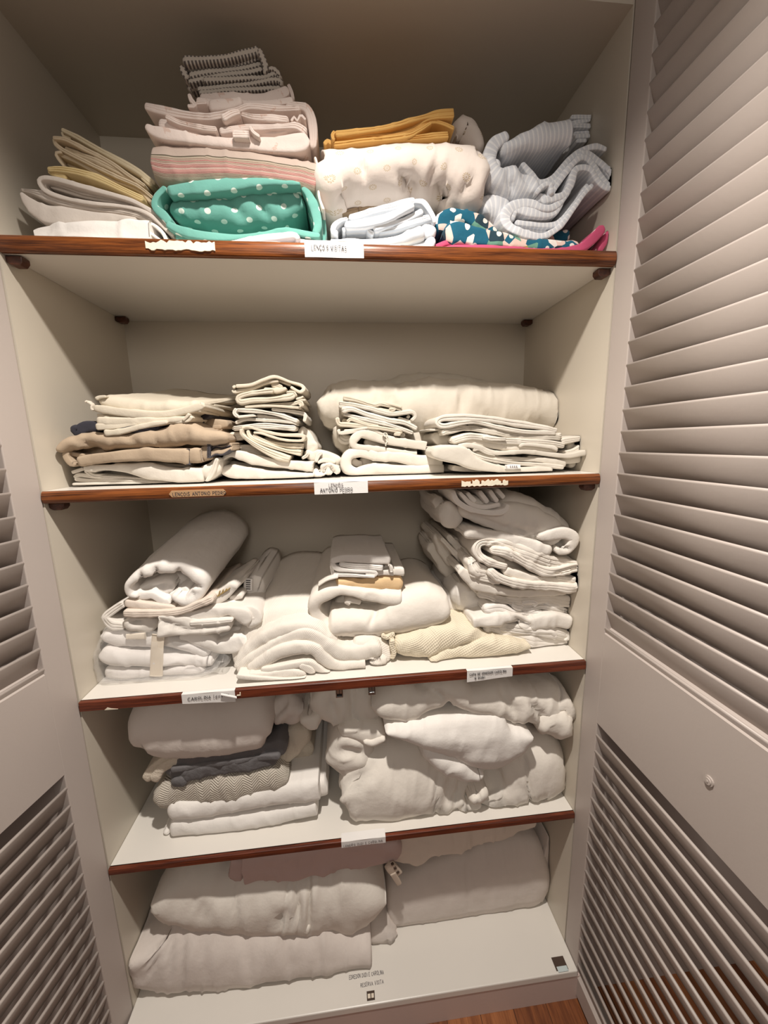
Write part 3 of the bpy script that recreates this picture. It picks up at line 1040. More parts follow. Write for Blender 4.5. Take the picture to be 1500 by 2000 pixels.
sheet('floral_pillowcase', 'pink_floral', [
    ([(500, 455, 64), (700, 465, 74), (900, 470, 70), (1100, 445, 84), (1205, 405, 80)], dict(y=.06)),
    ([(480, 500, 60), (650, 510, 70), (850, 505, 60), (1040, 500, 56), (1235, 480, 60)], dict(y=.05)),
    ([(432, 452, 22), (450, 500, 32), (485, 545, 26), (425, 552, 22)], dict(y=.045)),
    ([(485, 540, 26), (570, 525, 30)], dict(y=.045)),
    ([(570, 525, 84), (720, 515, 90), (840, 500, 60)], dict(y=.045)),
    ([(1195, 380, 30), (1222, 440, 36), (1236, 500, 36)], dict(y=.07)),
], 'small pale pink flower print pillowcase directly under the grey striped seersucker', 'pillowcase', G1, frame='B', lv=1)
sheet('seersucker_cloth', 'seersucker', [
    ([(500, 425, 42), (800, 412, 40), (1140, 395, 42)], {}),
    ([(485, 388, 46), (700, 380, 40), (900, 368, 38), (1100, 335, 38), (1150, 362, 40)], {}),
    ([(540, 345, 44), (800, 338, 40), (1000, 312, 38), (1090, 275, 38), (1140, 312, 38)], {}),
    ([(1040, 252, 34), (1085, 250, 40), (1132, 295, 36)], {}),
    ([(432, 420, 60), (470, 352, 60)], dict(y=.10)),
], 'grey checked seersucker cloth, lower of the two atop the pink pile', 'cloth', G1, frame='B', lv=1, y=.075, back=.30)
sheet('seersucker_cloth', 'seersucker', [
    ([(365, 235, 34), (395, 290, 50), (420, 330, 44)], dict(y=.075)),
    ([(388, 205, 54), (550, 190, 46), (700, 175, 44), (850, 130, 62), (970, 98, 54)], dict(y=.07)),
    ([(430, 252, 42), (600, 236, 40), (800, 202, 40), (960, 152, 42)], {}),
    ([(435, 310, 46), (560, 282, 42), (800, 250, 40), (985, 202, 40)], {}),
    ([(425, 352, 38), (600, 322, 38), (850, 290, 38), (1000, 252, 42)], {}),
    ([(970, 92, 34), (992, 150, 42), (1018, 220, 50), (1008, 275, 34)], dict(y=.072)),
], 'grey checked seersucker cloth, topmost of all on the pink pile', 'cloth', G1, frame='B', lv=1, y=.08, back=.30)

# middle of the highest shelf
sheet('folded_sheet', 'brown_taupe', [
    ([(195, 218, 44), (350, 162, 52), (640, 98, 44), (1000, 70, 64)], {}),
    ([(200, 240, 44), (235, 278, 44), (420, 232, 54)], {}),
    ([(415, 222, 44), (600, 182, 54), (850, 128, 44), (1100, 100, 64)], {}),
    ([(430, 248, 34), (650, 198, 34), (850, 148, 34)], {}),
    ([(1000, 60, 130), (1250, 110, 160), (1440, 190, 140)], dict(y=.11)),
    ([(250, 300, 60), (700, 330, 160), (1200, 330, 200)], dict(y=.14)),
    ([(250, 480, 300), (700, 480, 300), (1200, 480, 300)], dict(y=.17)),
], 'brown taupe folded sheet squeezed under the daisy print pillow', 'sheet', G1, frame='E', lv=1, y=.085)
sheet('folded_sheet', 'pale_blue_stripes', [
    ([(95, 620, 160), (300, 625, 160), (600, 630, 160), (850, 590, 140), (1050, 520, 150), (1190, 470, 170)], dict(y=.012, ry=.02, cap=(.1, .4))),
    ([(1160, 450, 130), (1250, 470, 160), (1315, 510, 130)], dict(y=.02)),
    ([(750, 700, 70), (1000, 680, 90), (1220, 660, 110), (1310, 570, 90)], dict(y=.02)),
    ([(300, 322, 44), (205, 352, 54), (132, 420, 64), (128, 500, 64), (180, 495, 44)], dict(y=.02)),
    ([(310, 318, 64), (500, 280, 76), (750, 230, 76), (1000, 152, 90), (1090, 130, 64)], dict(y=.03)),
    ([(255, 395, 84), (450, 378, 96), (700, 332, 96), (900, 262, 84), (1080, 182, 76)], dict(y=.016)),
    ([(600, 452, 76), (800, 392, 66), (1000, 332, 66), (1180, 245, 76)], dict(y=.025)),
    ([(1080, 122, 44), (1180, 135, 64), (1250, 222, 64), (1308, 340, 64), (1305, 395, 50)], dict(y=.025)),
    ([(650, 470, 64), (900, 432, 64), (1100, 372, 76), (1290, 325, 60)], dict(y=.03)),
    ([(240, 440, 44), (260, 490, 44)], dict(y=.03)),
    ([(560, 420, 50), (540, 480, 50), (600, 520, 50)], dict(y=.03)),
    ([(200, 480, 140), (550, 480, 180), (1200, 400, 240)], dict(y=.08)),
], 'pale blue white striped sheet folded fat, right above the handwritten paper label', 'sheet', G1, frame='E', lv=1)
sheet('daisy_pillow', 'daisies', [
    ([(70, 560, 380), (150, 620, 510), (260, 575, 430), (500, 562, 405), (700, 535, 405), (810, 510, 370), (960, 548, 450), (1070, 535, 425), (1250, 605, 540), (1340, 595, 420), (1392, 600, 240)],
     dict(y=.012, ry=.08, amp=.6, creases=[(420, 490, 445, 620, 22, .009), (985, 530, 945, 690, 26, .012), (1290, 640, 1190, 720, 30, .009), (810, 700, 740, 640, 34, .012), (1060, 760, 1000, 690, 34, .012), (640, 560, 820, 640, 60, .004), (130, 560, 110, 800, 20, .006), (270, 800, 330, 700, 30, .008)])),
    ([(1150, 300, 260), (1215, 235, 230), (1285, 330, 180), (1325, 440, 110)], dict(y=.10, ry=.05)),
    ([(60, 450, 22), (98, 600, 22), (88, 740, 22), (125, 860, 26)], dict(y=.035, ry=.01, back=.08)),
], 'cream pillow with small tan daisies, bulging between the pink and blue piles', 'pillow', G1, frame='D', lv=1, back=.34)
sheet('mustard_cloth', 'mustard', [
    ([(215, 275, 40), (500, 260, 38), (700, 215, 38), (900, 140, 38), (1000, 108, 52), (1135, 95, 62)], dict(y=.04, cap=(1, .1))),
    ([(215, 292, 28), (500, 285, 28), (750, 240, 28), (950, 165, 28), (1130, 150, 40)], dict(y=.046)),
    ([(260, 302, 28), (600, 300, 28), (800, 252, 28), (960, 187, 28), (1050, 200, 32), (1138, 235, 34)], dict(y=.046)),
    ([(200, 335, 44), (450, 330, 42), (750, 310, 38), (860, 260, 28), (960, 192, 22)], dict(y=.04)),
    ([(640, 322, 34), (900, 300, 46), (1092, 278, 54)], dict(y=.04, cap=(1, .2))),
    ([(215, 268, 30), (194, 300, 34), (210, 338, 30)], dict(y=.043)),
    ([(128, 350, 30), (158, 322, 34), (188, 348, 28)], dict(y=.05)),
    ([(400, 300, 40), (800, 255, 50), (1050, 190, 70)], dict(y=.07)),
], 'mustard yellow folded cloth lying on top of the daisy pillow', 'cloth', G1, frame='D', lv=1, back=.30)

# right end of the highest shelf
sheet('dotted_sheet', 'magenta_dots', [
    ([(40, 1092, 44), (140, 1052, 44), (300, 1058, 54), (450, 1092, 54)], dict(y=.03)),
    ([(40, 1112, 44), (240, 1090, 54), (600, 1108, 60), (900, 1115, 60), (1100, 1105, 60), (1200, 1052, 76), (1282, 965, 76), (1305, 930, 54)], dict(y=.018)),
    ([(1270, 1120, 50), (1335, 1010, 54), (1348, 972, 44)], dict(y=.03)),
], 'magenta sheet with white dots, flat under the patterned bedding at right', 'sheet', G1, frame='F', lv=1)
sheet('patterned_sheet', 'floral_navy', [
    ([(85, 960, 90), (105, 880, 130), (155, 835, 110), (250, 835, 90), (350, 875, 116), (450, 950, 106), (530, 1020, 76)], dict(y=.035)),
    ([(110, 970, 150), (250, 980, 140), (400, 1010, 130), (500, 1025, 116), (650, 1052, 84), (800, 1062, 76), (1050, 1062, 66), (1120, 1072, 44)], dict(y=.025)),
    ([(880, 1010, 70), (980, 1000, 90), (1062, 975, 80)], dict(y=.10)),
    ([(180, 925, 90), (330, 930, 80)], dict(y=.06)),
], 'teal and white bold leaf print sheet, bunched above the magenta sheet', 'sheet', G1, frame='F', lv=1)
sheet('striped_duvet_cover', 'blue_stripes', [
    ([(1235, 610, 36), (1160, 690, 38), (1080, 800, 42), (985, 925, 46), (850, 1000, 50), (700, 985, 64), (600, 930, 76), (572, 850, 100), (630, 770, 84), (740, 748, 64), (860, 792, 50), (960, 765, 50), (1060, 640, 44)], dict(y=.03, sk=(-.05, 0))),
    ([(1195, 600, 36), (1075, 770, 38), (950, 905, 42), (760, 915, 44), (640, 905, 44)], dict(y=.04)),
    ([(615, 885, 44), (650, 805, 54), (760, 832, 66), (880, 845, 50), (960, 805, 44), (1010, 700, 38)], dict(y=.036)),
    ([(660, 935, 60), (780, 965, 80), (900, 960, 60)], dict(y=.045)),
    ([(390, 850, 110), (430, 815, 200), (500, 815, 250), (580, 845, 270)], dict(y=.05, ry=.03)),
    ([(760, 900, 160), (900, 900, 120)], dict(y=.12)),
], 'blue grey striped bedding rolled open, lowest roll at the shelf right end', 'duvet cover', G1, frame='F', lv=1)
sheet('striped_duvet_cover', 'blue_stripes', [
    ([(700, 440, 40), (770, 530, 54), (830, 598, 46), (930, 562, 44), (1060, 412, 44), (1170, 342, 44), (1260, 330, 44), (1330, 355, 36)], dict(y=.045)),
    ([(850, 622, 44), (950, 592, 42), (1080, 445, 44), (1180, 372, 54), (1300, 455, 54), (1372, 590, 50)], dict(y=.04)),
    ([(915, 700, 40), (965, 610, 42), (1110, 422, 50), (1200, 412, 50), (1290, 535, 50), (1342, 618, 44), (1388, 590, 40), (1330, 480, 44)], dict(y=.035)),
    ([(850, 740, 56), (1000, 692, 56), (1060, 620, 54), (1110, 482, 54), (1215, 482, 50), (1280, 590, 50), (1345, 640, 44), (1415, 600, 40), (1370, 480, 44)], dict(y=.03)),
    ([(795, 690, 34), (838, 640, 34), (895, 622, 34), (912, 700, 40)], dict(y=.03)),
    ([(800, 720, 60), (880, 720, 60)], dict(y=.04)),
], 'blue grey striped bedding bent in a loose wave under the uppermost bundle', 'duvet cover', G1, frame='F', lv=1)
sheet('striped_duvet_cover', 'blue_stripes', [
    ([(555, 315, 100), (700, 275, 140), (870, 222, 190), (1000, 200, 200), (1075, 190, 190)], dict(y=.03, ry=.02, cap=(.5, .05))),
    ([(590, 240, 70), (490, 300, 110), (455, 390, 110), (480, 450, 90), (530, 440, 40)], dict(y=.04)),
    ([(425, 430, 100), (475, 530, 150), (540, 580, 200), (640, 585, 240), (740, 635, 190), (790, 680, 70)], dict(y=.035, ry=.03, creases=[(600, 520, 620, 660, 30, .01), (690, 480, 760, 600, 30, .008)])),
    ([(540, 390, 90), (800, 390, 110), (1060, 320, 90)], dict(y=.13)),
    ([(450, 640, 120), (600, 660, 90), (740, 680, 60)], dict(y=.06)),
    ([(960, 250, 160), (1010, 190, 120)], dict(y=.07)),
], 'blue grey striped bedding, uppermost bundle leaning against the daisy pillow', 'duvet cover', G1, frame='F', lv=1)
sheet('striped_pillowcase', 'blue_stripes', [
    ([(1050, 125, 34), (1240, 95, 32)], {}), ([(1060, 160, 34), (1235, 115, 30)], {}), ([(1070, 190, 34), (1210, 180, 36)], {}),
    ([(1090, 225, 34), (1205, 215, 30)], {}), ([(1090, 255, 36), (1205, 248, 34)], {}), ([(1100, 290, 30), (1180, 285, 30)], {}),
], 'small blue grey striped pillowcase with thin layers, behind the uppermost bundle', 'pillowcase', G1, frame='F', lv=1, y=.12, back=.33)

# ------------------------------------------------------------------ second shelf
o = sheet('folded_sheet', 'white', [
    ([(130, 862, 28), (400, 862, 32), (700, 858, 26), (1000, 850, 24)], dict(y=.07)),
    ([(145, 815, 32), (250, 832, 28), (500, 835, 28), (900, 842, 22)], dict(y=.075)),
    ([(135, 765, 24), (190, 745, 26), (230, 728, 24)], dict(y=.08)),
    ([(150, 800, 22), (200, 780, 30), (330, 800, 30), (500, 810, 26), (850, 822, 24)], dict(y=.08)),
    ([(215, 728, 54), (400, 722, 64), (600, 740, 104), (800, 765, 134), (1000, 795, 130), (1190, 790, 110)], dict(y=.06, cap=(1, .05))),
    ([(1180, 790, 120), (1270, 730, 110), (1310, 650, 60)], dict(y=.07)),
    ([(1310, 650, 30), (1270, 760, 40), (1220, 848, 20)], dict(y=.062, back=.12)),
    ([(480, 680, 26), (700, 687, 28), (1100, 708, 18)], dict(y=.085)),
    ([(220, 735, 40), (290, 785, 30), (360, 790, 26)], dict(y=.068)),
    ([(260, 800, 110), (700, 800, 110), (1100, 800, 100)], dict(y=.11)),
], 'white folded sheet, lowest in the left pile on the plaque shelf', 'sheet', G2, frame='G', lv=2)
o = sheet('taupe_sheet', 'taupe', [
    ([(65, 592, 64), (150, 525, 116), (300, 522, 160), (500, 512, 140), (700, 502, 140), (900, 482, 150), (1050, 435, 200), (1200, 470, 130), (1400, 480, 60)], dict(y=.05, ry=.03, creases=[(170, 500, 360, 590, 30, .007), (560, 450, 640, 520, 30, .004), (760, 470, 830, 540, 26, .004), (1050, 400, 1060, 510, 26, .006)])),
    ([(150, 682, 76), (300, 648, 84), (600, 622, 96), (900, 622, 116), (1080, 638, 130)], dict(y=.045, cap=(1, .05))),
    ([(75, 582, 54), (62, 632, 54), (110, 690, 54), (155, 702, 40)], dict(y=.055)),
    ([(80, 602, 32), (170, 622, 34), (215, 622, 26)], dict(y=.065)),
    ([(1070, 635, 126), (1190, 625, 126)], dict(y=.052, cap=(0, .1))),
    ([(1180, 610, 110), (1245, 590, 110)], dict(y=.06, cap=(.1, .1))),
    ([(180, 620, 100), (700, 590, 120), (1300, 540, 100)], dict(y=.1)),
], 'taupe sheet with dark blanket stitching, thickest fold of the left pile', 'sheet', G2, frame='G', lv=2)
for nm, xx, yt, yb_, yy in (('stitching', 1070, 575, 695, .0475), ('stitching', 1240, 538, 640, .056)):
    b = []
    for i in range(9):
        f = i/8
        b.append(([(xx-14, yt+(yb_-yt)*f, 7), (xx+14, yt+(yb_-yt)*f, 7)], dict(y=yy, back=yy+.02, cap=(0, 0), amp=.0)))
    b.append(([(xx+10, yt, 8), (xx+6, (yt+yb_)/2, 8), (xx+10, yb_, 8)], dict(y=yy, back=yy+.02, cap=(0, 0), amp=0)))
    cloth(nm, 'thread_dark', b, frame='G', parent=o)
cloth('hem_fold', 'thread_dark', [([(1250, 590-20*i+50, 10), (1300, 560-18*i+50, 9), (1350, 575-16*i+40, 9), (1420, 550-8*i+20, 8)], dict(y=.062+.002*i, back=.2)) for i in range(5)], frame='G', parent=o)
cloth('hem_fold', 'taupe', [([(1250, 580-20*i+50, 22), (1300, 550-18*i+50, 20), (1350, 565-16*i+40, 20), (1430, 545-8*i+20, 16)], dict(y=.064+.002*i, back=.2)) for i in range(5)], frame='G', parent=o)
sheet('navy_cloth', 'navy', [
    ([(142, 378, 54), (158, 430, 74), (230, 390, 96), (340, 392, 96)], dict(y=.07)),
    ([(430, 432, 44), (600, 412, 46), (760, 398, 58), (835, 382, 48)], dict(y=.06)),
    ([(640, 415, 16), (780, 402, 20), (806, 384, 20), (740, 384, 14)], dict(y=.056)),
    ([(900, 385, 26), (1000, 375, 30), (1240, 290, 40)], dict(y=.12)),
    ([(200, 400, 80), (800, 390, 70), (1200, 340, 60)], dict(y=.13)),
], 'dark navy cloth squeezed between the taupe sheet and the cream pillowcases', 'cloth', G2, frame='G', lv=2)
sheet('taupe_pillowcase', 'taupe', [
    ([(1090, 352, 60), (1200, 345, 66), (1310, 365, 70), (1400, 360, 50)], {}),
    ([(1130, 402, 34), (1250, 395, 36), (1350, 392, 40)], {}),
    ([(1190, 432, 30), (1350, 418, 34)], {}),
], 'taupe pillowcase with gathered folds, behind the right end of the taupe sheet', 'pillowcase', G2, frame='G', lv=2, y=.15)
o = sheet('cream_pillowcase', 'ivory', [
    ([(325, 345, 64), (500, 348, 66), (800, 340, 54), (1100, 322, 44)], {}),
    ([(322, 395, 54), (500, 385, 44), (750, 357, 32), (1050, 342, 26), (1105, 300, 30)], {}),
    ([(380, 440, 50), (500, 428, 48), (700, 378, 40), (900, 347, 26)], dict(y=.05)),
    ([(1085, 290, 20), (1060, 320, 20), (1030, 345, 20)], {}),
    ([(320, 300, 24), (700, 318, 26), (1100, 295, 24)], dict(y=.07)),
], 'cream pillowcase with small knots, lower of two on the taupe pile', 'pillowcase', G2, frame='G', lv=2, y=.055)
o = sheet('cream_pillowcase', 'cream', [
    ([(300, 240, 54), (450, 262, 66), (700, 292, 64), (950, 282, 56), (1150, 232, 62), (1200, 202, 40)], dict(y=.06)),
    ([(340, 175, 70), (450, 200, 110), (700, 240, 120), (950, 245, 100), (1150, 215, 56)], dict(y=.075, sk=(.06, .050), ry=.02)),
    ([(322, 165, 26), (345, 148, 26), (400, 140, 20)], dict(y=.068, back=.2)),
    ([(1120, 240, 50), (1180, 255, 40)], dict(y=.06, back=.2)),
    ([(1190, 210, 30), (1290, 212, 30)], dict(y=.15, sk=(.03, 0))),
], 'cream pillowcase with a tied corner, topmost on the taupe pile', 'pillowcase', G2, frame='G', lv=2)
cloth('tie_ribbon', 'ivory', [([(238, 184, 20), (262, 192, 16), (290, 214, 14), (282, 236, 13), (298, 258, 13)], dict(y=.066, back=.078, amp=.3)), ([(236, 178, 22), (246, 190, 22)], dict(y=.064, back=.082, amp=.3))], frame='G', parent=o)

# tower of small white cases
sheet('folded_sheet', 'white', [
    ([(165, 975, 40), (250, 905, 64), (350, 912, 94), (500, 952, 116), (700, 982, 106), (900, 1005, 96), (1135, 1025, 96)], dict(y=.10, cap=(1, .05))),
    ([(170, 1065, 64), (300, 1082, 136), (500, 1105, 116), (700, 1118, 84), (1140, 1122, 54)], dict(y=.09, cap=(1, .05))),
    ([(1140, 1082, 104), (1200, 1092, 96), (1270, 1062, 114), (1370, 1062, 114), (1420, 1032, 96)], dict(y=.105, amp=2.2, creases=[(1190, 1040, 1230, 1120, 16, .01), (1260, 1010, 1260, 1120, 14, .012), (1310, 1020, 1350, 1110, 14, .01)])),
    ([(1050, 880, 60), (1120, 930, 90), (1200, 922, 96), (1340, 962, 84), (1410, 985, 60)], dict(y=.14, amp=2.2)),
    ([(1160, 985, 30), (1190, 910, 40), (1225, 890, 30)], dict(y=.12, back=.2)),
    ([(1180, 990, 26), (1250, 960, 50), (1370, 985, 26)], dict(y=.12, back=.25)),
    ([(200, 1000, 70), (600, 1050, 110), (1200, 1060, 110)], dict(y=.15)),
    ([(1010, 940, 30), (1060, 910, 40), (1080, 880, 30)], dict(y=.12, back=.2)),
], 'white sheet with a crumpled frilly right end, under the tower of small cases', 'sheet', G2, frame='H', lv=2)
sheet('folded_sheet', 'cool_white', [
    ([(335, 840, 60), (500, 850, 80), (650, 880, 80)], {}),
    ([(360, 880, 50), (600, 900, 50), (760, 930, 40)], {}),
    ([(990, 620, 90), (1050, 705, 130), (1100, 800, 130), (1165, 870, 90)], dict(y=.16)),
    ([(700, 800, 160), (950, 800, 180)], dict(y=.18)),
], 'white sheet trailing a draped right edge behind the tower of small cases', 'sheet', G2, frame='H', lv=2, y=.14)
sheet('rolled_pillowcase', 'ivory', [
    ([(376, 630, 26), (388, 695, 34), (500, 782, 48), (650, 862, 66), (800, 922, 84), (885, 945, 66)], dict(y=.095, cap=(1, .1))),
    ([(382, 630, 24), (450, 612, 26), (600, 652, 32), (800, 692, 32), (1000, 702, 36), (1035, 722, 36), (1000, 757, 28), (800, 742, 26), (600, 680, 24), (510, 672, 20)], dict(y=.105)),
    ([(440, 645, 30), (480, 722, 34), (650, 802, 40), (850, 862, 46), (1010, 885, 64)], dict(y=.105, cap=(1, .2))),
    ([(505, 695, 32), (650, 762, 34), (850, 805, 46), (1020, 820, 56)], dict(y=.11, cap=(1, .2))),
    ([(600, 740, 120), (900, 800, 150)], dict(y=.13)),
], 'ivory pillowcase fanned in slanting layers, lowest front of the small case tower', 'pillowcase', G2, frame='H', lv=2, back=.3)
sheet('white_pillowcase', 'white', [
    ([(315, 560, 32), (420, 525, 34), (600, 545, 34), (900, 562, 34), (965, 585, 34)], {}),
    ([(278, 622, 60), (400, 612, 54), (600, 602, 64), (850, 622, 66), (955, 622, 64)], dict(y=.11)),
    ([(255, 690, 54), (340, 702, 84), (430, 690, 60)], dict(y=.14)),
    ([(600, 580, 80), (900, 590, 80)], dict(y=.15)),
], 'white pillowcase with rounded soft ends, just above the slanting ivory one', 'pillowcase', G2, frame='H', lv=2, y=.12, back=.32)
sheet('white_pillowcase', 'white', [
    ([(320, 432, 42), (500, 442, 50), (650, 462, 44), (800, 492, 48), (972, 552, 40)], {}),
    ([(330, 420, 32), (308, 470, 38), (345, 512, 32)], {}),
    ([(340, 502, 32), (500, 487, 24), (526, 498, 18)], {}),
    ([(540, 500, 34), (720, 520, 34), (900, 540, 30)], dict(y=.13)),
    ([(700, 432, 32), (900, 452, 34), (1040, 482, 34), (1040, 565, 30)], dict(y=.13)),
    ([(450, 470, 60), (900, 500, 60)], dict(y=.16)),
], 'white pillowcase with a sagging open left fold, middle of the tower', 'pillowcase', G2, frame='H', lv=2, y=.115, back=.32)
o = sheet('white_pillowcase', 'cream', [
    ([(430, 392, 34), (600, 372, 34), (900, 368, 34), (1000, 352, 38), (1022, 402, 32)], {}),
    ([(420, 405, 24), (700, 398, 24), (1005, 412, 28)], {}),
    ([(980, 375, 18), (1000, 395, 18), (985, 412, 14)], dict(y=.112)),
    ([(955, 315, 20), (1005, 300, 18), (1030, 285, 14)], {}), ([(965, 325, 18), (1055, 325, 16)], {}),
], 'cream thin pillowcase with frilled right edge, third from the tower top', 'pillowcase', G2, frame='H', lv=2, y=.12, back=.3)
sheet('white_pillowcase', 'cream', [
    ([(720, 228, 64), (560, 247, 44), (420, 270, 44), (348, 302, 50), (372, 350, 54), (500, 332, 48), (700, 322, 48), (880, 298, 64), (942, 272, 54)], {}),
    ([(690, 165, 54), (770, 182, 54), (810, 202, 34)], dict(y=.125)),
    ([(850, 245, 34), (930, 248, 42), (952, 290, 34)], {}),
    ([(610, 215, 54), (760, 225, 54), (855, 205, 34)], dict(y=.125)),
    ([(880, 230, 30), (985, 260, 24)], dict(y=.14)),
    ([(450, 300, 60), (850, 280, 70)], dict(y=.15)),
], 'cream pillowcase with a plump closed fold, second from the tower top', 'pillowcase', G2, frame='H', lv=2, y=.115, back=.3)
sheet('white_pillowcase', 'ivory', [
    ([(325, 190, 32), (480, 180, 28), (620, 128, 28), (740, 92, 32), (880, 132, 28), (1000, 162, 32), (1036, 202, 36), (992, 240, 28), (900, 192, 26)], {}),
    ([(288, 212, 34), (300, 240, 30), (350, 228, 36), (500, 206, 26), (640, 150, 26), (770, 128, 26)], {}),
    ([(290, 205, 26), (320, 182, 28)], {}),
    ([(350, 205, 24), (500, 192, 22), (700, 115, 26), (900, 165, 26)], dict(y=.13)),
], 'ivory pillowcase bent like a low roof, topmost of the small case tower', 'pillowcase', G2, frame='H', lv=2, y=.12, back=.3)

# middle pile and pillows
sheet('bed_pillow', 'duvet', [
    ([(622, 790, 54), (650, 794, 96), (720, 796, 96), (770, 802, 104), (850, 800, 116), (930, 795, 100), (1010, 797, 92), (1070, 808, 76), (1104, 822, 44)], dict(y=.195, ry=.08, creases=[(756, 770, 775, 800, 9, .010), (905, 770, 900, 800, 8, .008), (930, 800, 960, 822, 10, .006), (632, 770, 645, 825, 4, .003)])),
    ([(655, 836, 44), (720, 872, 84), (810, 868, 110), (870, 862, 80)], dict(y=.22, ry=.05)),
], 'large cream white pillow lying across the two right piles of the plaque shelf', 'pillow', G2, frame='X', lv=2, back=.40)
sheet('bed_pillow', 'duvet_b', [
    ([(650, 790, 44), (760, 775, 70), (850, 768, 76), (930, 772, 66), (990, 790, 40)], dict(y=.36, ry=.03)),
], 'pillow barely showing behind the large cream white one, against the back wall', 'pillow', G2, frame='X', lv=2, back=.425)
sheet('white_blanket', 'white', [
    ([(1322, 912, 96), (1100, 897, 96), (900, 867, 96), (700, 852, 90), (520, 822, 80), (420, 838, 76), (378, 902, 74), (392, 980, 76), (480, 1022, 80), (600, 1002, 126), (800, 1002, 136), (1000, 1007, 126), (1332, 1002, 106)], dict(y=.12, cap=(.1, .05))),
    ([(430, 882, 50), (490, 922, 66), (545, 912, 40)], dict(y=.15)),
    ([(1340, 1000, 74), (1400, 997, 84), (1450, 1002, 70)], dict(y=.145)),
    ([(500, 920, 120), (900, 930, 90), (1300, 950, 80)], dict(y=.15)),
], 'thick white folded blanket at the bottom of the middle pile', 'blanket', G2, frame='I', lv=2)
sheet('white_blanket', 'white_b', [
    ([(1172, 762, 96), (1000, 732, 76), (800, 702, 84), (620, 652, 84), (525, 640, 64), (455, 700, 76), (470, 762, 64), (600, 782, 54), (800, 802, 54), (1000, 832, 64), (1085, 832, 60)], dict(y=.122, cap=(.2, .4))),
    ([(560, 702, 76), (700, 742, 54), (900, 762, 54), (1080, 812, 64)], dict(y=.15)),
    ([(1130, 792, 74), (1172, 780, 54)], dict(y=.15)),
    ([(470, 740, 90), (430, 790, 60)], dict(y=.14)),
], 'white folded blanket with a tape hanging over it, second in the middle pile', 'blanket', G2, frame='I', lv=2)
sheet('white_pillowcase', 'white_b', [
    ([(308, 592, 38), (322, 632, 38), (450, 612, 42), (600, 582, 32), (700, 622, 26), (760, 660, 20)], {}),
    ([(315, 640, 64), (360, 690, 96), (450, 680, 70)], dict(y=.15)),
    ([(360, 608, 24), (440, 600, 24), (590, 570, 22)], {}),
    ([(720, 600, 40), (900, 640, 46), (960, 660, 36)], dict(y=.135)),
], 'white pillowcase, lowest of the thin cases in the middle pile', 'pillowcase', G2, frame='I', lv=2, y=.125, back=.30)
o = sheet('white_pillowcase', 'cream', [
    ([(292, 470, 42), (312, 532, 42), (400, 542, 42), (600, 572, 38), (800, 602, 38), (935, 625, 38)], {}),
    ([(390, 522, 32), (432, 492, 34), (550, 532, 34), (700, 562, 32)], {}),
    ([(340, 500, 50), (600, 550, 50), (900, 600, 40)], dict(y=.15)),
    ([(850, 640, 30), (910, 640, 36)], {}),
], 'cream pillowcase with an open left loop, second lowest thin case of the middle pile', 'pillowcase', G2, frame='I', lv=2, y=.12, back=.30)
cloth('tape_tie', 'ivory', [([(735, 640, 9), (765, 628, 9), (785, 645, 9), (770, 672, 9), (745, 645, 8)], {}), ([(772, 665, 9), (785, 700, 9), (770, 730, 9), (768, 758, 8)], {}), ([(768, 690, 8), (788, 720, 8)], {})], frame='I', parent=o, y=.112, back=.118, amp=.2)
sheet('white_pillowcase', 'white', [
    ([(335, 420, 64), (440, 402, 40), (600, 452, 44), (800, 502, 44), (950, 522, 44), (1080, 582, 40)], {}),
    ([(350, 432, 32), (500, 472, 38), (800, 542, 38), (1040, 622, 38)], {}),
    ([(350, 400, 30), (390, 385, 34), (450, 390, 26)], {}),
    ([(600, 500, 40), (850, 562, 36), (1000, 622, 34)], dict(y=.13)),
    ([(890, 485, 24), (1000, 520, 26), (1060, 560, 30)], dict(y=.135)),
], 'white pillowcase with a broad rounded left fold, middle thin case of the middle pile', 'pillowcase', G2, frame='I', lv=2, y=.12, back=.30)
sheet('white_pillowcase', 'white_b', [
    ([(308, 330, 38), (450, 352, 38), (600, 392, 38), (800, 442, 38), (950, 432, 34), (1030, 428, 30), (1058, 470, 28), (1020, 510, 26)], {}),
    ([(310, 365, 40), (380, 372, 34), (440, 380, 26)], {}),
    ([(460, 372, 40), (620, 402, 36), (800, 452, 34)], dict(y=.13)),
    ([(930, 420, 24), (1000, 410, 24), (1040, 425, 20)], {}), ([(980, 480, 34), (1000, 450, 30)], dict(y=.14)),
], 'white pillowcase with a hooked right end, second from the top of the middle pile', 'pillowcase', G2, frame='I', lv=2, y=.125, back=.30)
sheet('white_pillowcase', 'cream', [
    ([(352, 278, 50), (480, 302, 42), (650, 352, 38), (720, 342, 38), (850, 372, 32), (930, 400, 30)], {}),
    ([(400, 322, 32), (600, 372, 36), (800, 412, 32), (855, 392, 24), (800, 392, 20)], {}),
    ([(640, 350, 24), (720, 330, 22), (820, 350, 22), (925, 385, 22)], {}),
], 'cream thin pillowcase, topmost of the middle pile in front of the large pillow', 'pillowcase', G2, frame='I', lv=2, y=.125, back=.30)

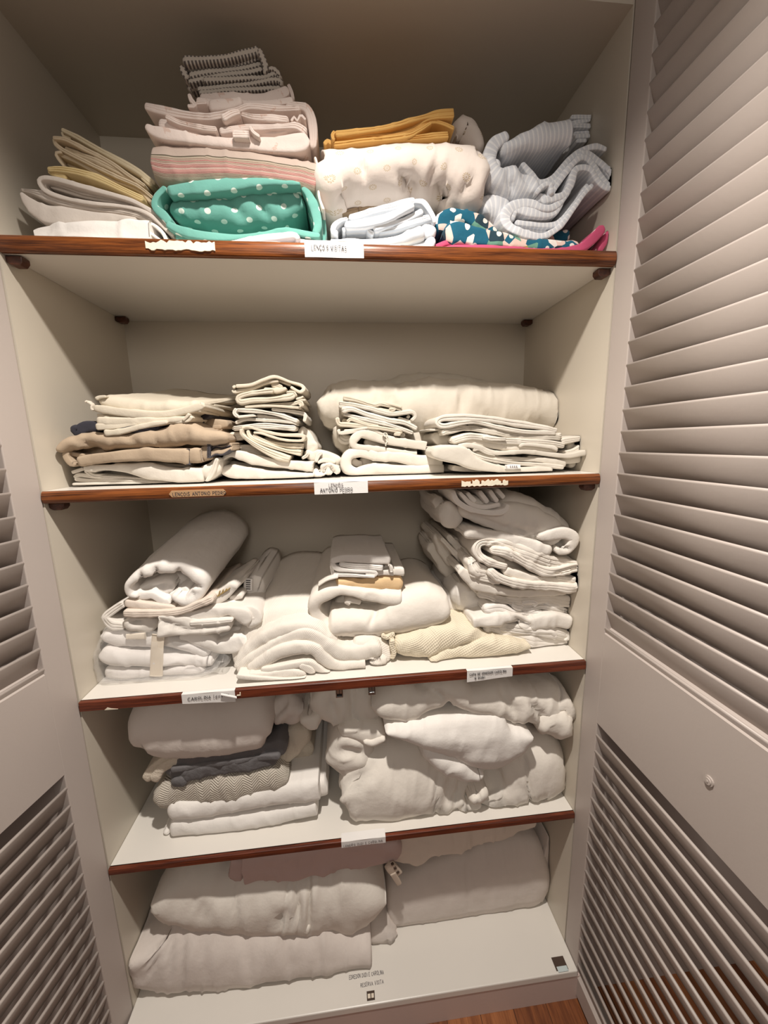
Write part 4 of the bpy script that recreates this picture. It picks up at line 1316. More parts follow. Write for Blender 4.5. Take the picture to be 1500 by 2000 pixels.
# right pile
sheet('folded_sheet', 'cool_white', [
    ([(270, 572, 44), (400, 592, 44), (500, 602, 54), (700, 620, 34)], {}),
    ([(460, 590, 24), (500, 590, 30), (500, 610, 20)], dict(y=.075)),
], 'thin white sheet rolled at its end, lowest in the right pile of the plaque shelf', 'sheet', G2, frame='J', lv=2, y=.085)
o = sheet('folded_sheet', 'white_b', [
    ([(330, 402, 54), (400, 382, 44), (500, 402, 44), (650, 447, 38), (900, 442, 38), (1100, 462, 38), (1250, 472, 34), (1400, 442, 44)], {}),
    ([(110, 440, 90), (250, 455, 130), (350, 470, 140), (450, 532, 92), (600, 572, 62), (800, 597, 52), (1000, 592, 52), (1112, 592, 44)], dict(y=.045, cap=(1, .05))),
    ([(395, 422, 38), (440, 462, 38), (560, 502, 38), (750, 532, 32), (1000, 547, 32), (1200, 572, 28)], {}),
    ([(470, 442, 38), (520, 467, 44), (650, 492, 38), (850, 502, 38), (1050, 512, 44), (1232, 547, 50)], dict(y=.06)),
    ([(450, 432, 24), (500, 420, 24), (560, 450, 26), (640, 470, 24)], {}),
    ([(900, 482, 38), (1100, 502, 44), (1300, 502, 54), (1412, 472, 54)], dict(y=.075)),
    ([(1260, 530, 60), (1285, 560, 50)], dict(y=.1)),
    ([(400, 470, 120), (900, 510, 110), (1250, 500, 90)], dict(y=.12)),
], 'white sheet with a rolled left fold and a small tag, lower right pile', 'sheet', G2, frame='J', lv=2, y=.055)
cloth('care_tag', 'paper', [([(720, 567, 34), (780, 566, 40), (842, 565, 34)], dict(cap=(0, 0), amp=.1))], frame='J', parent=o, y=.040, back=.046)
cloth('tag_print', 'ink_pale', [([(762+i*17, 555, 7), (757+i*17, 566, 6), (766+i*17, 574, 7)], dict(cap=(0, 0), amp=.0)) for i in range(4)], frame='J', parent=o, y=.0393, back=.042)
sheet('folded_sheet', 'white', [
    ([(270, 352, 54), (400, 312, 64), (500, 312, 54), (700, 342, 54), (900, 357, 50), (1100, 372, 54), (1225, 392, 50)], {}),
    ([(300, 372, 34), (500, 352, 76), (700, 392, 66), (900, 402, 66), (1000, 402, 84), (1160, 422, 44)], dict(y=.075)),
    ([(1180, 352, 54), (1300, 332, 44), (1400, 327, 34), (1380, 372, 44), (1300, 432, 44), (1200, 452, 34)], dict(y=.085)),
    ([(840, 395, 30), (900, 380, 26), (1100, 400, 30), (1160, 425, 26)], dict(y=.06)),
    ([(1230, 390, 70), (1290, 380, 60)], dict(y=.11)),
    ([(530, 322, 20), (590, 330, 34), (720, 335, 26)], dict(y=.064)),
], 'white sheet with a flared folded right corner, middle of the right pile', 'sheet', G2, frame='J', lv=2, y=.068)
sheet('folded_sheet', 'white_b', [
    ([(185, 282, 44), (260, 262, 54), (400, 242, 44), (600, 272, 48), (800, 302, 48), (1100, 312, 48), (1185, 322, 44)], {}),
    ([(115, 290, 60), (180, 342, 90), (275, 342, 84)], dict(y=.11)),
    ([(80, 255, 16), (140, 258, 18), (240, 250, 20)], dict(y=.09)),
    ([(190, 290, 30), (215, 285, 34)], dict(y=.07, cap=(.2, .2))),
    ([(400, 280, 40), (900, 310, 40)], dict(y=.12)),
], 'white sheet with short squared left flap, second from the top of the right pile', 'sheet', G2, frame='J', lv=2, y=.075)
sheet('folded_sheet', 'white', [
    ([(1152, 262, 32), (1000, 227, 38), (800, 197, 54), (600, 167, 54), (400, 152, 54), (210, 155, 54), (150, 190, 44), (200, 222, 44), (350, 197, 38), (480, 192, 32), (650, 232, 32), (850, 267, 32), (1050, 277, 32), (1140, 282, 32)], {}),
    ([(1040, 270, 20), (1090, 270, 32), (1112, 250, 20)], {}),
    ([(1150, 310, 50), (1190, 300, 54)], dict(y=.085)),
    ([(400, 210, 24), (650, 250, 26), (1040, 290, 24)], dict(y=.085)),
    ([(250, 190, 60), (700, 210, 50), (1050, 250, 40)], dict(y=.13)),
], 'white folded sheet, topmost of the right pile under the large pillow', 'sheet', G2, frame='J', lv=2, y=.07)

# ------------------------------------------------------------------ third shelf
o = sheet('bagged_sheets', 'cool_white', [
    ([(100, 890, 90), (200, 915, 120), (400, 925, 130), (700, 960, 110), (940, 1020, 90)], dict(y=.085, ry=.02)),
    ([(75, 1000, 110), (200, 1055, 116), (400, 1072, 120), (700, 1085, 112), (970, 1095, 90)], dict(y=.072, ry=.02)),
    ([(110, 1185, 90), (300, 1185, 90), (550, 1172, 80), (900, 1150, 66)], dict(y=.075, ry=.015)),
    ([(120, 1040, 250), (500, 1050, 260), (900, 1080, 170)], dict(y=.12)),
], 'white sheets folded in a clear plastic bag with tan tape, left on the third shelf', 'bagged sheets', G3, frame='K', lv=3, back=.33)
cloth('plastic_bag', 'plastic_film', [
    ([(72, 1030, 330), (150, 1045, 430), (400, 1060, 420), (700, 1080, 330), (900, 1090, 260), (1040, 1060, 110), (1085, 1040, 60)], dict(y=.058, ry=.03, amp=1.5, cap=(.5, .3), creases=[(700, 980, 1050, 1040, 14, .008), (760, 1060, 1060, 1060, 12, .008), (750, 1120, 1000, 1110, 12, .008), (560, 940, 700, 990, 14, .006)])),
    ([(100, 1240, 40), (500, 1225, 30), (880, 1180, 24), (1000, 1130, 16)], dict(y=.055, amp=1.2)),
], frame='K', parent=o, lv=3, back=.34)
cloth('tape_band', 'tape', [([(545, 870, 84), (536, 1000, 84), (530, 1190, 84)], dict(y=.066, back=.070, cap=(0, 0), amp=.1)), ([(300, 885, 40), (450, 880, 50)], dict(y=.079, back=.083, cap=(0, 0), amp=.1))], frame='K', parent=o, lv=3)
o = sheet('folded_sheet', 'white', [
    ([(700, 885, 44), (900, 915, 94), (1000, 962, 76), (1150, 942, 116), (1240, 905, 90)], dict(y=.085)),
    ([(650, 850, 80), (950, 870, 110), (1240, 850, 90)], dict(y=.11)),
    ([(1185, 500, 230), (1290, 540, 250), (1365, 560, 180)], dict(y=.17, sk=(.02, .03))),
    ([(1130, 650, 44), (1250, 642, 54), (1332, 650, 50)], dict(y=.12)),
    ([(720, 692, 44), (900, 660, 54), (1050, 642, 54), (1145, 632, 50)], dict(y=.11)),
], 'white sheet with a printed care tag, draped right under the big roll', 'sheet', G3, frame='K', lv=3)
cloth('care_tag', 'paper', [([(1242, 435, 60), (1238, 490, 62), (1240, 530, 60)], dict(cap=(0, 0), amp=0))], frame='K', parent=o, y=.160, back=.166)
cloth('tag_print', 'ink', [([(1225, 450+i*16, 5), (1258, 452+i*16, 5)], dict(cap=(0, 0), amp=0)) for i in range(5)], frame='K', parent=o, y=.1585, back=.162)
sheet('folded_sheet', 'white_b', [
    ([(275, 640, 54), (180, 700, 54), (138, 742, 50), (190, 800, 66), (290, 812, 54)], dict(y=.085)),
    ([(290, 770, 64), (400, 792, 94), (520, 805, 104)], dict(y=.08, creases=[(340, 770, 420, 775, 12, .008)])),
    ([(540, 800, 156), (700, 802, 150), (900, 812, 94), (1100, 792, 76)], dict(y=.065, cap=(.1, .6), creases=[(560, 760, 760, 830, 20, .006), (800, 830, 1080, 800, 14, .006)])),
    ([(620, 722, 44), (800, 732, 76), (1000, 702, 84), (1110, 692, 64), (1200, 732, 104), (1235, 800, 64)], dict(y=.075)),
    ([(1120, 702, 64), (1250, 702, 124), (1300, 742, 94), (1235, 815, 40)], dict(y=.085)),
    ([(780, 790, 30), (1000, 770, 26), (1120, 760, 24)], dict(y=.062)),
    ([(250, 740, 120), (700, 770, 130), (1240, 740, 130)], dict(y=.12)),
], 'white sheet with an open left fold and squared front flap, under the beige one', 'sheet', G3, frame='K', lv=3)
o = sheet('folded_sheet', 'blush', [
    ([(282, 622, 54), (400, 642, 54), (550, 662, 48), (675, 667, 32)], dict(y=.075)),
    ([(280, 702, 54), (450, 702, 52), (700, 687, 44), (850, 642, 44), (970, 590, 54)], dict(y=.07)),
    ([(420, 660, 60), (900, 610, 60), (1080, 560, 60)], dict(y=.11)),
], 'pale beige folded sheet directly under the big white roll at left', 'sheet', G3, frame='K', lv=3)
cloth('gold_print', 'gold', [([(985+i*26, 588-i*17, 7), (1012+i*26, 562-i*15, 7), (1022+i*26, 530-i*8, 6)], dict(cap=(1, 1), amp=.2)) for i in range(4)], frame='K', parent=o, y=.095, back=.10)
cloth('sheet_corner', 'white_b', [([(930, 610, 60), (1030, 570, 90), (1150, 480, 60)], dict(y=.10, sk=(.02, .01))), ([(1090, 600, 40), (1195, 575, 34)], dict(y=.11))], frame='K', parent=o, back=.28)
sheet('blanket_roll', 'white', [
    ([(660, 560, 50), (690, 600, 60), (780, 615, 90), (855, 540, 116), (845, 450, 116), (740, 372, 96), (620, 352, 84), (500, 372, 96), (380, 425, 80), (315, 490, 54), (325, 560, 60), (390, 575, 40)],
     dict(y=.075, sk=(.035, .075), back=.38, ry=.018, creases=[(400, 400, 430, 460, 16, .008), (520, 360, 540, 420, 18, .008), (700, 370, 710, 440, 16, .008), (780, 470, 860, 500, 14, .008), (790, 580, 840, 540, 12, .008)])),
    ([(350, 560, 70), (430, 575, 60), (500, 575, 50), (590, 625, 54), (640, 610, 40)], dict(y=.08, back=.3, sk=(.03, .06))),
    ([(385, 560, 84), (520, 532, 116), (660, 490, 90)], dict(y=.095, back=.3, sk=(.03, .06), creases=[(450, 500, 640, 480, 20, .006)])),
    ([(640, 600, 60), (720, 560, 70), (800, 520, 60)], dict(y=.1, back=.3, sk=(.03, .06))),
    ([(430, 480, 120), (600, 480, 170), (760, 500, 150)], dict(y=.13, back=.34, sk=(.03, .06))),
], 'big white blanket rolled up with an open front end, topmost left on the third shelf', 'blanket', G3, frame='K', lv=3)

sheet('ribbed_blanket', 'ribbed', [
    ([(140, 980, 160), (230, 830, 300), (330, 760, 400), (500, 700, 430), (700, 710, 420), (850, 800, 260), (960, 850, 150)], dict(y=.085, sk=(.035, .085), ry=.03, amp=.7)),
    ([(112, 1015, 64), (135, 930, 84), (250, 815, 110), (400, 720, 116), (600, 660, 104), (750, 672, 96), (880, 765, 96), (960, 820, 60)], dict(y=.056, sk=(.03, .07), ry=.012, amp=.7)),
    ([(98, 1042, 64), (200, 955, 116), (350, 862, 116), (550, 750, 116), (700, 712, 110), (850, 795, 126), (1000, 872, 116), (1200, 872, 116), (1345, 832, 94)], dict(y=.047, ry=.012, amp=.7)),
    ([(185, 1030, 70), (300, 962, 96), (450, 872, 116), (600, 832, 116), (750, 835, 106), (850, 922, 96), (960, 992, 94), (1100, 1002, 116), (1212, 992, 110)], dict(y=.037, ry=.012, amp=.7, cap=(1, .1))),
    ([(300, 1022, 54), (450, 1002, 54), (600, 972, 54), (720, 962, 54), (800, 1012, 54), (900, 1072, 34)], dict(y=.03, amp=.7)),
    ([(185, 1072, 64), (350, 1072, 66), (550, 1062, 94), (695, 1072, 96)], dict(y=.022, amp=.7)),
    ([(640, 970, 40), (720, 1010, 60), (760, 1060, 40)], dict(y=.03, amp=.7)),
    ([(95, 1062, 34), (300, 1092, 34), (500, 1112, 34), (695, 1112, 34)], dict(y=.015, amp=.7)),
    ([(1100, 782, 130), (1250, 792, 160), (1338, 822, 150), (1362, 900, 120), (1325, 970, 70)], dict(y=.06, ry=.03)),
    ([(1225, 930, 70), (1325, 965, 110), (1395, 930, 96)], dict(y=.04, ry=.02, creases=[(1230, 930, 1330, 940, 12, .008)])),
    ([(200, 1000, 130), (600, 940, 260), (1000, 920, 200), (1300, 900, 160)], dict(y=.11)),
], 'white ribbed blanket collapsed in soft folds at the centre front of the third shelf', 'blanket', G3, frame='L', lv=3)
sheet('waffle_blanket', 'waffle', [
    ([(105, 1120, 90), (200, 1135, 160), (300, 1135, 200), (450, 1095, 180), (600, 1062, 140), (700, 1095, 100), (795, 1115, 54)], dict(y=.055, ry=.03, amp=1.2)),
    ([(360, 1268, 34), (500, 1225, 104), (700, 1182, 136), (850, 1172, 116), (1000, 1172, 66), (1065, 1152, 34)], dict(y=.045, ry=.02)),
    ([(420, 1050, 150), (560, 1030, 180), (700, 1080, 150), (850, 1140, 90)], dict(y=.14, ry=.03)),
    ([(95, 1105, 24), (92, 1150, 30), (104, 1200, 26), (92, 1245, 22)], dict(y=.06, amp=1.5)),
    ([(20, 1075, 26), (50, 1095, 22), (90, 1080, 26), (110, 1065, 24)], dict(y=.07, back=.15)),
], 'cream waffle weave blanket with a ruffled edge, below the right tall stack', 'blanket', G3, frame='N', lv=3)
sheet('comforter', 'duvet', [
    ([(932, 732, 116), (750, 722, 116), (550, 692, 104), (380, 662, 96), (250, 690, 116), (145, 745, 116), (112, 832, 104), (150, 932, 96), (240, 1015, 90), (400, 1055, 70), (700, 1055, 66), (920, 1020, 54)], dict(y=.085, sk=(.02, .05), cap=(.1, .6), ry=.014)),
    ([(262, 940, 230), (450, 930, 240), (700, 930, 260), (880, 880, 330), (1050, 820, 420), (1200, 795, 390), (1375, 830, 230)], dict(y=.07, ry=.05, cap=(.3, .7), amp=.6, creases=[(640, 980, 700, 830, 22, .006)])),
    ([(420, 780, 64), (450, 740, 40), (560, 760, 40)], dict(y=.10)),
    ([(1060, 520, 220), (1160, 590, 200), (1270, 600, 60)], dict(y=.24, ry=.04)),
    ([(150, 600, 14), (240, 545, 14), (340, 520, 14)], dict(y=.078, back=.11)),
    ([(300, 800, 200), (800, 820, 250)], dict(y=.14)),
], 'puffy white comforter folded over itself, carrying the beige cloth and pillowcases', 'comforter', G3, frame='M', lv=3)
sheet('beige_cloth', 'peach_beige', [
    ([(322, 590, 84), (450, 578, 94), (600, 590, 94), (800, 585, 108), (945, 578, 120)], dict(y=.10, ry=.012, cap=(.2, .5))),
], 'peach beige folded cloth between the comforter and the white pillowcases', 'cloth', G3, frame='M', lv=3, back=.34)
sheet('white_pillowcase', 'white_b', [
    ([(700, 490, 44), (830, 480, 54), (880, 475, 60)], {}),
    ([(870, 472, 74), (965, 476, 76)], dict(y=.095, cap=(.1, .2))),
    ([(770, 420, 40), (860, 440, 44)], dict(y=.12)),
    ([(820, 405, 12), (842, 430, 36), (845, 470, 24)], dict(y=.092, back=.10, cap=(0, 0))),
], 'white pillowcase peeking out right under the topmost folded pillowcase', 'pillowcase', G3, frame='M', lv=3, y=.10, back=.36)
sheet('white_pillowcase', 'white', [
    ([(270, 372, 54), (400, 347, 64), (600, 347, 74), (828, 352, 76)], dict(cap=(.8, .4))),
    ([(278, 385, 40), (330, 442, 40), (500, 462, 30), (680, 470, 32), (690, 500, 34), (600, 490, 20)], {}),
    ([(350, 392, 44), (500, 412, 54), (650, 424, 54), (765, 434, 54)], dict(cap=(1, .1))),
    ([(300, 490, 44), (330, 505, 40), (500, 505, 30), (690, 512, 22)], {}),
    ([(275, 400, 30), (285, 460, 40), (300, 510, 40)], dict(y=.105)),
    ([(400, 430, 70), (700, 430, 80)], dict(y=.14)),
], 'white pillowcase with open folded front, topmost above the beige cloth', 'pillowcase', G3, frame='M', lv=3, y=.095, back=.33)

# tall stack at the right
sheet('folded_duvet_cover', 'white_b', [
    ([(1000, 1165, 64), (1150, 1155, 76), (1300, 1142, 66)], dict(y=.085)),
    ([(735, 1030, 36), (860, 1062, 50), (1000, 1102, 64), (1200, 1132, 76), (1380, 1122, 44)], dict(y=.08)),
    ([(850, 1022, 54), (1000, 1042, 64), (1200, 1055, 66), (1335, 1092, 66)], dict(y=.075)),
    ([(655, 1000, 66), (800, 972, 76), (950, 962, 66), (1050, 1002, 66), (1200, 975, 86), (1350, 992, 86)], dict(y=.068, cap=(.3, .7), creases=[(880, 1010, 1000, 1000, 14, .008), (960, 960, 1060, 1020, 16, .008)])),
    ([(1345, 980, 84), (1370, 1062, 66), (1380, 1125, 44)], dict(y=.085)),
    ([(1320, 1060, 30), (1330, 1100, 26), (1300, 1120, 24)], dict(y=.07)),
    ([(700, 1010, 120), (1000, 1040, 160), (1340, 1060, 160)], dict(y=.11)),
], 'white cover with a broad lit front fold, lowest in the tall right stack', 'duvet cover', G3, frame='N', lv=3, back=.38)
sheet('folded_duvet_cover', 'white', [
    ([(735, 905, 64), (850, 892, 70), (960, 922, 50), (1150, 932, 44)], dict(y=.085)),
    ([(920, 862, 34), (1050, 892, 70), (1150, 872, 70), (1320, 915, 66)], dict(y=.085)),
    ([(560, 700, 130), (600, 800, 170), (680, 880, 130), (730, 900, 60)], dict(y=.13, ry=.03)),
    ([(1000, 850, 24), (1050, 842, 24), (1100, 850, 30), (1080, 880, 24)], dict(y=.08)),
    ([(760, 880, 90), (1000, 880, 100), (1300, 890, 90)], dict(y=.12)),
    ([(460, 800, 80), (540, 860, 80), (600, 920, 80)], dict(y=.17)),
], 'white cover with limp left side, second from the bottom of the tall right stack', 'duvet cover', G3, frame='N', lv=3, back=.38)
sheet('folded_duvet_cover', 'duvet', [
    ([(700, 792, 40), (850, 832, 50), (1000, 842, 50), (1150, 822, 54), (1310, 842, 66), (1375, 850, 44)], dict(y=.085)),
    ([(560, 612, 54), (640, 682, 66), (700, 735, 66), (850, 765, 44), (1000, 785, 40), (1200, 777, 44), (1335, 762, 44)], dict(y=.075)),
    ([(400, 372, 44), (450, 470, 64), (520, 580, 54)], dict(y=.2)),
    ([(480, 382, 34), (560, 472, 40), (650, 562, 40)], dict(y=.17)),
    ([(530, 402, 34), (600, 470, 34), (650, 530, 34)], dict(y=.18)),
    ([(440, 400, 26), (520, 490, 30), (620, 600, 30)], dict(y=.15)),
    ([(650, 740, 80), (1000, 800, 70), (1330, 800, 70)], dict(y=.12)),
    ([(360, 440, 90), (460, 560, 100), (540, 650, 100)], dict(y=.22)),
], 'white cover with gathered thin layers at its left, middle of the tall right stack', 'duvet cover', G3, frame='N', lv=3, back=.39)
sheet('folded_duvet_cover', 'duvet', [
    ([(1415, 590, 54), (1250, 572, 76), (1050, 512, 76), (900, 452, 64), (790, 425, 60), (705, 440, 64), (692, 500, 64), (760, 562, 44), (900, 602, 40)], dict(y=.06)),
    ([(785, 480, 44), (900, 505, 54), (1050, 582, 54), (1200, 642, 64), (1395, 605, 64), (1432, 670, 64), (1375, 745, 54), (1200, 742, 54), (1000, 722, 54), (850, 682, 54), (770, 622, 54)], dict(y=.055, creases=[(1240, 640, 1380, 600, 12, .006), (1380, 660, 1450, 640, 10, .006)])),
    ([(800, 542, 54), (885, 580, 44)], dict(y=.075)),
    ([(880, 622, 40), (1050, 672, 44), (1200, 697, 38), (1380, 682, 38)], dict(y=.065)),
    ([(1250, 680, 24), (1370, 700, 24)], dict(y=.06)),
    ([(645, 545, 60), (690, 620, 84), (770, 640, 64)], dict(y=.065, amp=2)),
    ([(640, 640, 40), (720, 680, 50), (850, 700, 40)], dict(y=.07, amp=2)),
    ([(800, 520, 120), (1100, 620, 150), (1380, 660, 120)], dict(y=.1)),
    ([(600, 530, 30), (640, 600, 30)], dict(y=.1)),
], 'white cover rolled at its left, second from the top of the tall right stack', 'duvet cover', G3, frame='N', lv=3, back=.36)
o = sheet('fitted_sheet', 'white_b', [
    ([(600, 362, 54), (750, 378, 84), (900, 412, 94), (1050, 452, 94), (1200, 485, 56)], dict(y=.06)),
    ([(560, 150, 170), (700, 210, 160), (850, 250, 200), (1000, 290, 250), (1130, 335, 230), (1270, 370, 160)], dict(y=.065, ry=.03, creases=[(640, 240, 900, 330, 12, .006), (900, 310, 1130, 420, 12, .008), (1000, 340, 1180, 380, 20, .004)])),
    ([(1130, 400, 54), (1280, 362, 76), (1365, 395, 64), (1330, 465, 64), (1240, 490, 54)], dict(y=.05, creases=[(1220, 430, 1300, 420, 10, .008), (1260, 450, 1330, 470, 10, .008)])),
    ([(820, 140, 160), (1000, 190, 160), (1180, 270, 140), (1300, 330, 90)], dict(y=.10, ry=.04)),
    ([(470, 170, 130), (520, 262, 150), (545, 330, 110)], dict(y=.09, ry=.02)),
    ([(400, 110, 60), (435, 200, 70), (470, 300, 60)], dict(y=.14, amp=2)),
], 'white sheet with rolled knit cuffs, topmost of the tall right stack', 'sheet', G3, frame='N', lv=3, back=.36)
cloth('knit_cuff', 'white', [
    ([(515, 60, 30), (545, 130, 36), (640, 195, 40), (780, 222, 38), (880, 205, 34), (905, 160, 26)], dict(y=.045)),
    ([(560, 80, 26), (640, 160, 30), (740, 185, 30), (850, 165, 26)], dict(y=.05)),
    ([(620, 80, 24), (680, 150, 30)], dict(y=.055)), ([(700, 70, 24), (760, 150, 30)], dict(y=.06)), ([(770, 60, 26), (830, 145, 30)], dict(y=.055)),
    ([(820, 60, 30), (880, 120, 30)], dict(y=.065)),
], frame='N', parent=o, lv=3, back=.2)

# ------------------------------------------------------------------ lowest raised shelf
for lab, pts in (('smooth white folded sheet lying directly on the lowest raised shelf', [([(500, 822, 96), (700, 812, 94), (1000, 772, 86), (1285, 712, 76)], dict(y=.055, cap=(.5, .2))), ([(485, 815, 40), (505, 850, 30)], dict(y=.07))]),
                 ('smooth white folded sheet, upper of two under the herringbone throw', [([(492, 727, 96), (700, 712, 94), (1000, 655, 104), (1298, 612, 116)], dict(y=.058, cap=(.7, .1))), ([(1290, 602, 106), (1340, 592, 90)], dict(y=.085, cap=(.1, .5)))])):
    sheet('folded_sheet', 'white', pts, lab, 'sheet', G4, frame='O', lv=4, back=.36, ry=.022, amp=.5)
sheet('herringbone_throw', 'herringbone', [
    ([(432, 632, 110), (600, 612, 150), (800, 592, 150), (1000, 557, 150), (1130, 532, 136)], dict(y=.06, ry=.035)),
], 'beige herringbone throw with plump rounded front, under the grey quilt', 'throw', G4, frame='O', lv=4, back=.36)
sheet('fleece_throw', 'fleece', [
    ([(382, 560, 44), (425, 495, 44), (510, 438, 44), (620, 415, 44)], dict(y=.08)),
    ([(425, 560, 44), (465, 490, 44), (570, 440, 44)], dict(y=.075)),
    ([(1090, 450, 90), (1160, 355, 120), (1225, 280, 140)], dict(y=.11, ry=.03)),
    ([(1150, 500, 60), (1200, 430, 90), (1240, 360, 90)], dict(y=.15)),
    ([(500, 480, 90), (1100, 440, 110)], dict(y=.14)),
], 'cream fleece throw wrapping behind and around the grey quilt', 'throw', G4, frame='O', lv=4, back=.36)
sheet('grey_quilt', 'grey_quilt', [
    ([(485, 515, 64), (600, 455, 84), (800, 435, 84), (1000, 412, 84), (1120, 375, 76)], dict(y=.075)),
    ([(492, 545, 64), (650, 512, 66), (900, 472, 66), (1082, 442, 66)], dict(y=.068)),
    ([(510, 580, 40), (600, 555, 50)], dict(y=.06)),
    ([(520, 490, 24), (800, 460, 26), (1090, 420, 24)], dict(y=.066)),
], 'dark grey quilt in thin layers squeezed under the big left pillow', 'quilt', G4, frame='O', lv=4, back=.34)
sheet('bed_pillow', 'duvet_b', [
    ([(352, 320, 130), (420, 275, 290), (600, 275, 310), (800, 268, 300), (1000, 245, 280), (1055, 250, 180)], dict(y=.045, ry=.09, amp=.5)),
    ([(1040, 215, 150), (1150, 185, 150), (1210, 160, 110)], dict(y=.09, ry=.05, creases=[(1040, 230, 1120, 130, 20, .012), (1060, 300, 1180, 200, 16, .006)])),
], 'large greyish white pillow jammed under the third shelf on top of the grey quilt', 'pillow', G4, frame='O', lv=4, back=.38)
sheet('big_duvet', 'duvet', [
    ([(262, 600, 140), (320, 590, 330), (450, 595, 400), (600, 600, 385), (740, 620, 330), (850, 650, 240), (935, 660, 150)], dict(y=.025, ry=.09, creases=[(270, 620, 420, 520, 22, .016), (300, 680, 400, 640, 20, .008), (735, 540, 730, 760, 10, .007), (800, 560, 780, 700, 20, .010), (850, 580, 830, 720, 20, .010), (900, 600, 900, 720, 16, .012), (920, 620, 800, 560, 14, .008), (920, 640, 790, 640, 14, .007), (920, 660, 820, 740, 14, .008), (470, 430, 560, 560, 40, .006)])),
    ([(925, 650, 130), (1050, 620, 250), (1150, 570, 330), (1250, 540, 360), (1340, 560, 190)], dict(y=.03, ry=.08, creases=[(945, 610, 1040, 500, 14, .008), (950, 630, 1080, 600, 14, .008), (1060, 560, 1070, 680, 20, .006), (1100, 600, 1180, 620, 16, .006), (1170, 450, 1195, 690, 8, .010), (940, 640, 1050, 560, 20, .012), (960, 690, 1060, 660, 18, .010)])),
    ([(280, 310, 110), (310, 440, 200), (320, 540, 150)], dict(y=.045, ry=.05, creases=[(270, 420, 400, 440, 26, .010)])),
    ([(905, 625, 44), (935, 640, 60), (975, 605, 46)], dict(y=.02, ry=.026, amp=1.2, creases=[(925, 600, 935, 690, 8, .006)])),
    ([(420, 460, 200), (750, 500, 260), (1100, 450, 300)], dict(y=.1, ry=.05)),
], 'huge white duvet bunched with a pinched knot, filling the right of the lowest raised shelf', 'duvet', G4, frame='P', lv=4, back=.40)
sheet('white_blanket', 'white', [
    ([(480, 298, 30), (600, 320, 100), (750, 340, 175), (880, 362, 255), (1000, 375, 275), (1095, 370, 210), (1185, 322, 50)], dict(y=.0, ry=.05, amp=.6, creases=[(820, 450, 1080, 400, 20, .004), (700, 330, 1000, 310, 30, .003)])),
    ([(670, 410, 60), (790, 480, 100), (910, 535, 66), (965, 525, 50)], dict(y=.012, ry=.03)),
], 'smooth bright white blanket flap folded over the middle of the huge duvet', 'blanket', G4, frame='P', lv=4, back=.30)
o = sheet('crumpled_cover', 'duvet', [
    ([(120, 180, 150), (280, 190, 200), (400, 190, 220), (500, 190, 180)], dict(y=.07, ry=.04, amp=1.6, creases=[(200, 150, 240, 260, 20, .01), (320, 120, 330, 250, 16, .010), (420, 150, 470, 290, 16, .012)])),
    ([(420, 190, 180), (600, 180, 150), (790, 130, 120), (900, 170, 120), (1050, 185, 150), (1200, 195, 180), (1340, 225, 210), (1412, 210, 230)], dict(y=.02, ry=.05, amp=1.4, creases=[(690, 100, 800, 190, 20, .01), (1050, 120, 1130, 260, 20, .010), (1200, 180, 1260, 280, 16, .012), (1320, 150, 1400, 300, 20, .01)])),
    ([(110, 240, 110), (132, 300, 60)], dict(y=.06, ry=.03)),
    ([(1230, 260, 130), (1330, 300, 130), (1390, 320, 110)], dict(y=.015, ry=.03, amp=1.5)),
    ([(250, 300, 80), (350, 320, 100), (480, 340, 90)], dict(y=.05, ry=.03, amp=1.5)),
    ([(375, 380, 30), (420, 390, 40), (480, 360, 30)], dict(y=.04, ry=.02)),
], 'crumpled white cover pushed in above the huge duvet, under the steel catches', 'duvet cover', G4, frame='P', lv=4, back=.38)

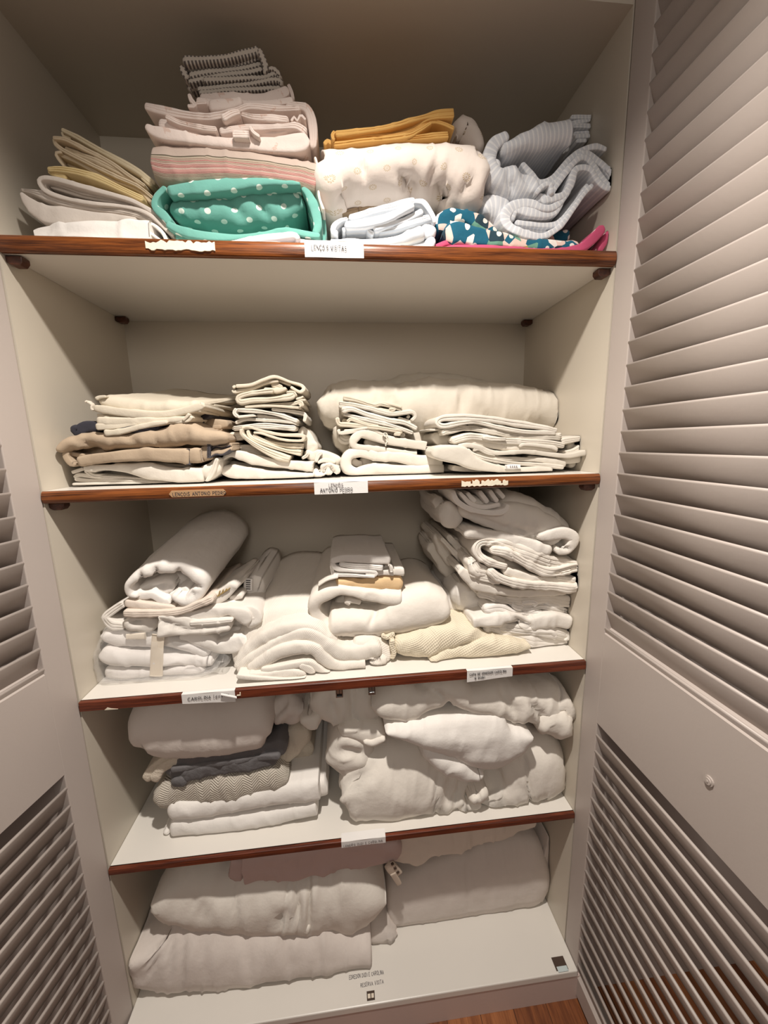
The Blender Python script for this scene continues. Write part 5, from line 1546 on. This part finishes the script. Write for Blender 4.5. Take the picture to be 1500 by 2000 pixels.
# ------------------------------------------------------------------ closet bottom
sheet('big_duvet', 'duvet_b', [
    ([(105, 370, 60), (150, 400, 200), (220, 415, 230), (350, 420, 220), (500, 415, 200), (700, 395, 160), (818, 385, 110)], dict(y=.0, ry=.10, cap=(1, .1), creases=[(150, 340, 160, 470, 8, .006), (300, 350, 320, 470, 12, .004), (560, 360, 570, 470, 14, .004), (650, 360, 670, 450, 12, .004), (200, 330, 210, 480, 10, .008), (245, 340, 240, 500, 10, .006), (440, 370, 450, 480, 14, .004)])),
    ([(815, 370, 110), (870, 355, 100), (900, 345, 60)], dict(y=.05, ry=.05, creases=[(830, 360, 900, 340, 6, .005), (830, 385, 900, 365, 6, .005)])),
], 'big white duvet at bottom left, lower of the two on the closet bottom panel', 'duvet', G5, frame='Q', lv=5, back=.40)
sheet('big_duvet', 'duvet', [
    ([(165, 225, 90), (240, 235, 150), (400, 250, 180), (550, 250, 195), (640, 250, 195), (750, 235, 210), (862, 215, 170)], dict(y=.025, ry=.09, creases=[(575, 170, 560, 250, 6, .006), (605, 290, 500, 330, 6, .008), (605, 290, 545, 340, 6, .007), (640, 290, 720, 320, 6, .005), (590, 190, 600, 340, 7, .010), (280, 250, 320, 300, 8, .006), (630, 200, 630, 345, 7, .012), (500, 330, 600, 260, 8, .006), (400, 230, 415, 310, 7, .006), (320, 270, 340, 310, 8, .005)])),
    ([(610, 340, 30), (632, 342, 26)], dict(y=.03, ry=.012)),
], 'white duvet with a gathered crease, stacked on the lower left duvet', 'duvet', G5, frame='Q', lv=5, back=.38)
sheet('pink_sheet', 'pink_pale', [
    ([(385, 165, 54), (425, 165, 60)], dict(y=.06, cap=(.4, .1))),
    ([(425, 162, 84), (600, 140, 90), (800, 115, 80), (915, 95, 50)], dict(y=.045, cap=(.1, .8))),
], 'dusty pink folded sheet on the tied duvet, right under the lowest raised shelf', 'sheet', G5, frame='Q', lv=5, back=.34)
sheet('big_duvet', 'duvet_b', [
    ([(870, 280, 110), (1000, 250, 190), (1150, 220, 230), (1290, 190, 250), (1362, 180, 190)], dict(y=.085, ry=.05, cap=(.3, .5), amp=.5, creases=[(1110, 130, 1120, 280, 8, .002)])),
    ([(1335, 150, 200), (1368, 150, 160)], dict(y=.11, cap=(.2, .6))),
], 'smooth plain duvet at bottom right of the closet bottom panel', 'duvet', G5, frame='Q', lv=5, back=.41)
sheet('white_blanket', 'blush', [
    ([(875, 125, 60), (950, 100, 110), (1100, 65, 90), (1250, 35, 60), (1330, 15, 30)], dict(y=.10, ry=.02)),
], 'thin pale blanket on the smooth plain duvet at bottom right', 'blanket', G5, frame='Q', lv=5, back=.38)
o = cloth('strap_buckle', 'buckle_plastic', [
    ([(874, 140, 26), (888, 158, 30), (904, 176, 26)], dict(y=.03, back=.036, cap=(.2, .2), amp=.1)),
    ([(886, 168, 15), (900, 190, 14), (908, 203, 12)], dict(y=.028, back=.033, cap=(.2, .6), amp=.1)),
], 'small pale plastic strap buckle hanging between the tied duvet and the plain duvet', 'buckle', G5, frame='Q')
cloth('buckle_slot', 'dark_hole', [([(882, 141, 6), (889, 137, 6)], {}), ([(890, 153, 7), (897, 149, 7)], {}), ([(899, 166, 6), (905, 161, 6)], {})], frame='Q', parent=o, y=.028, back=.032, cap=(.2, .2), amp=0)
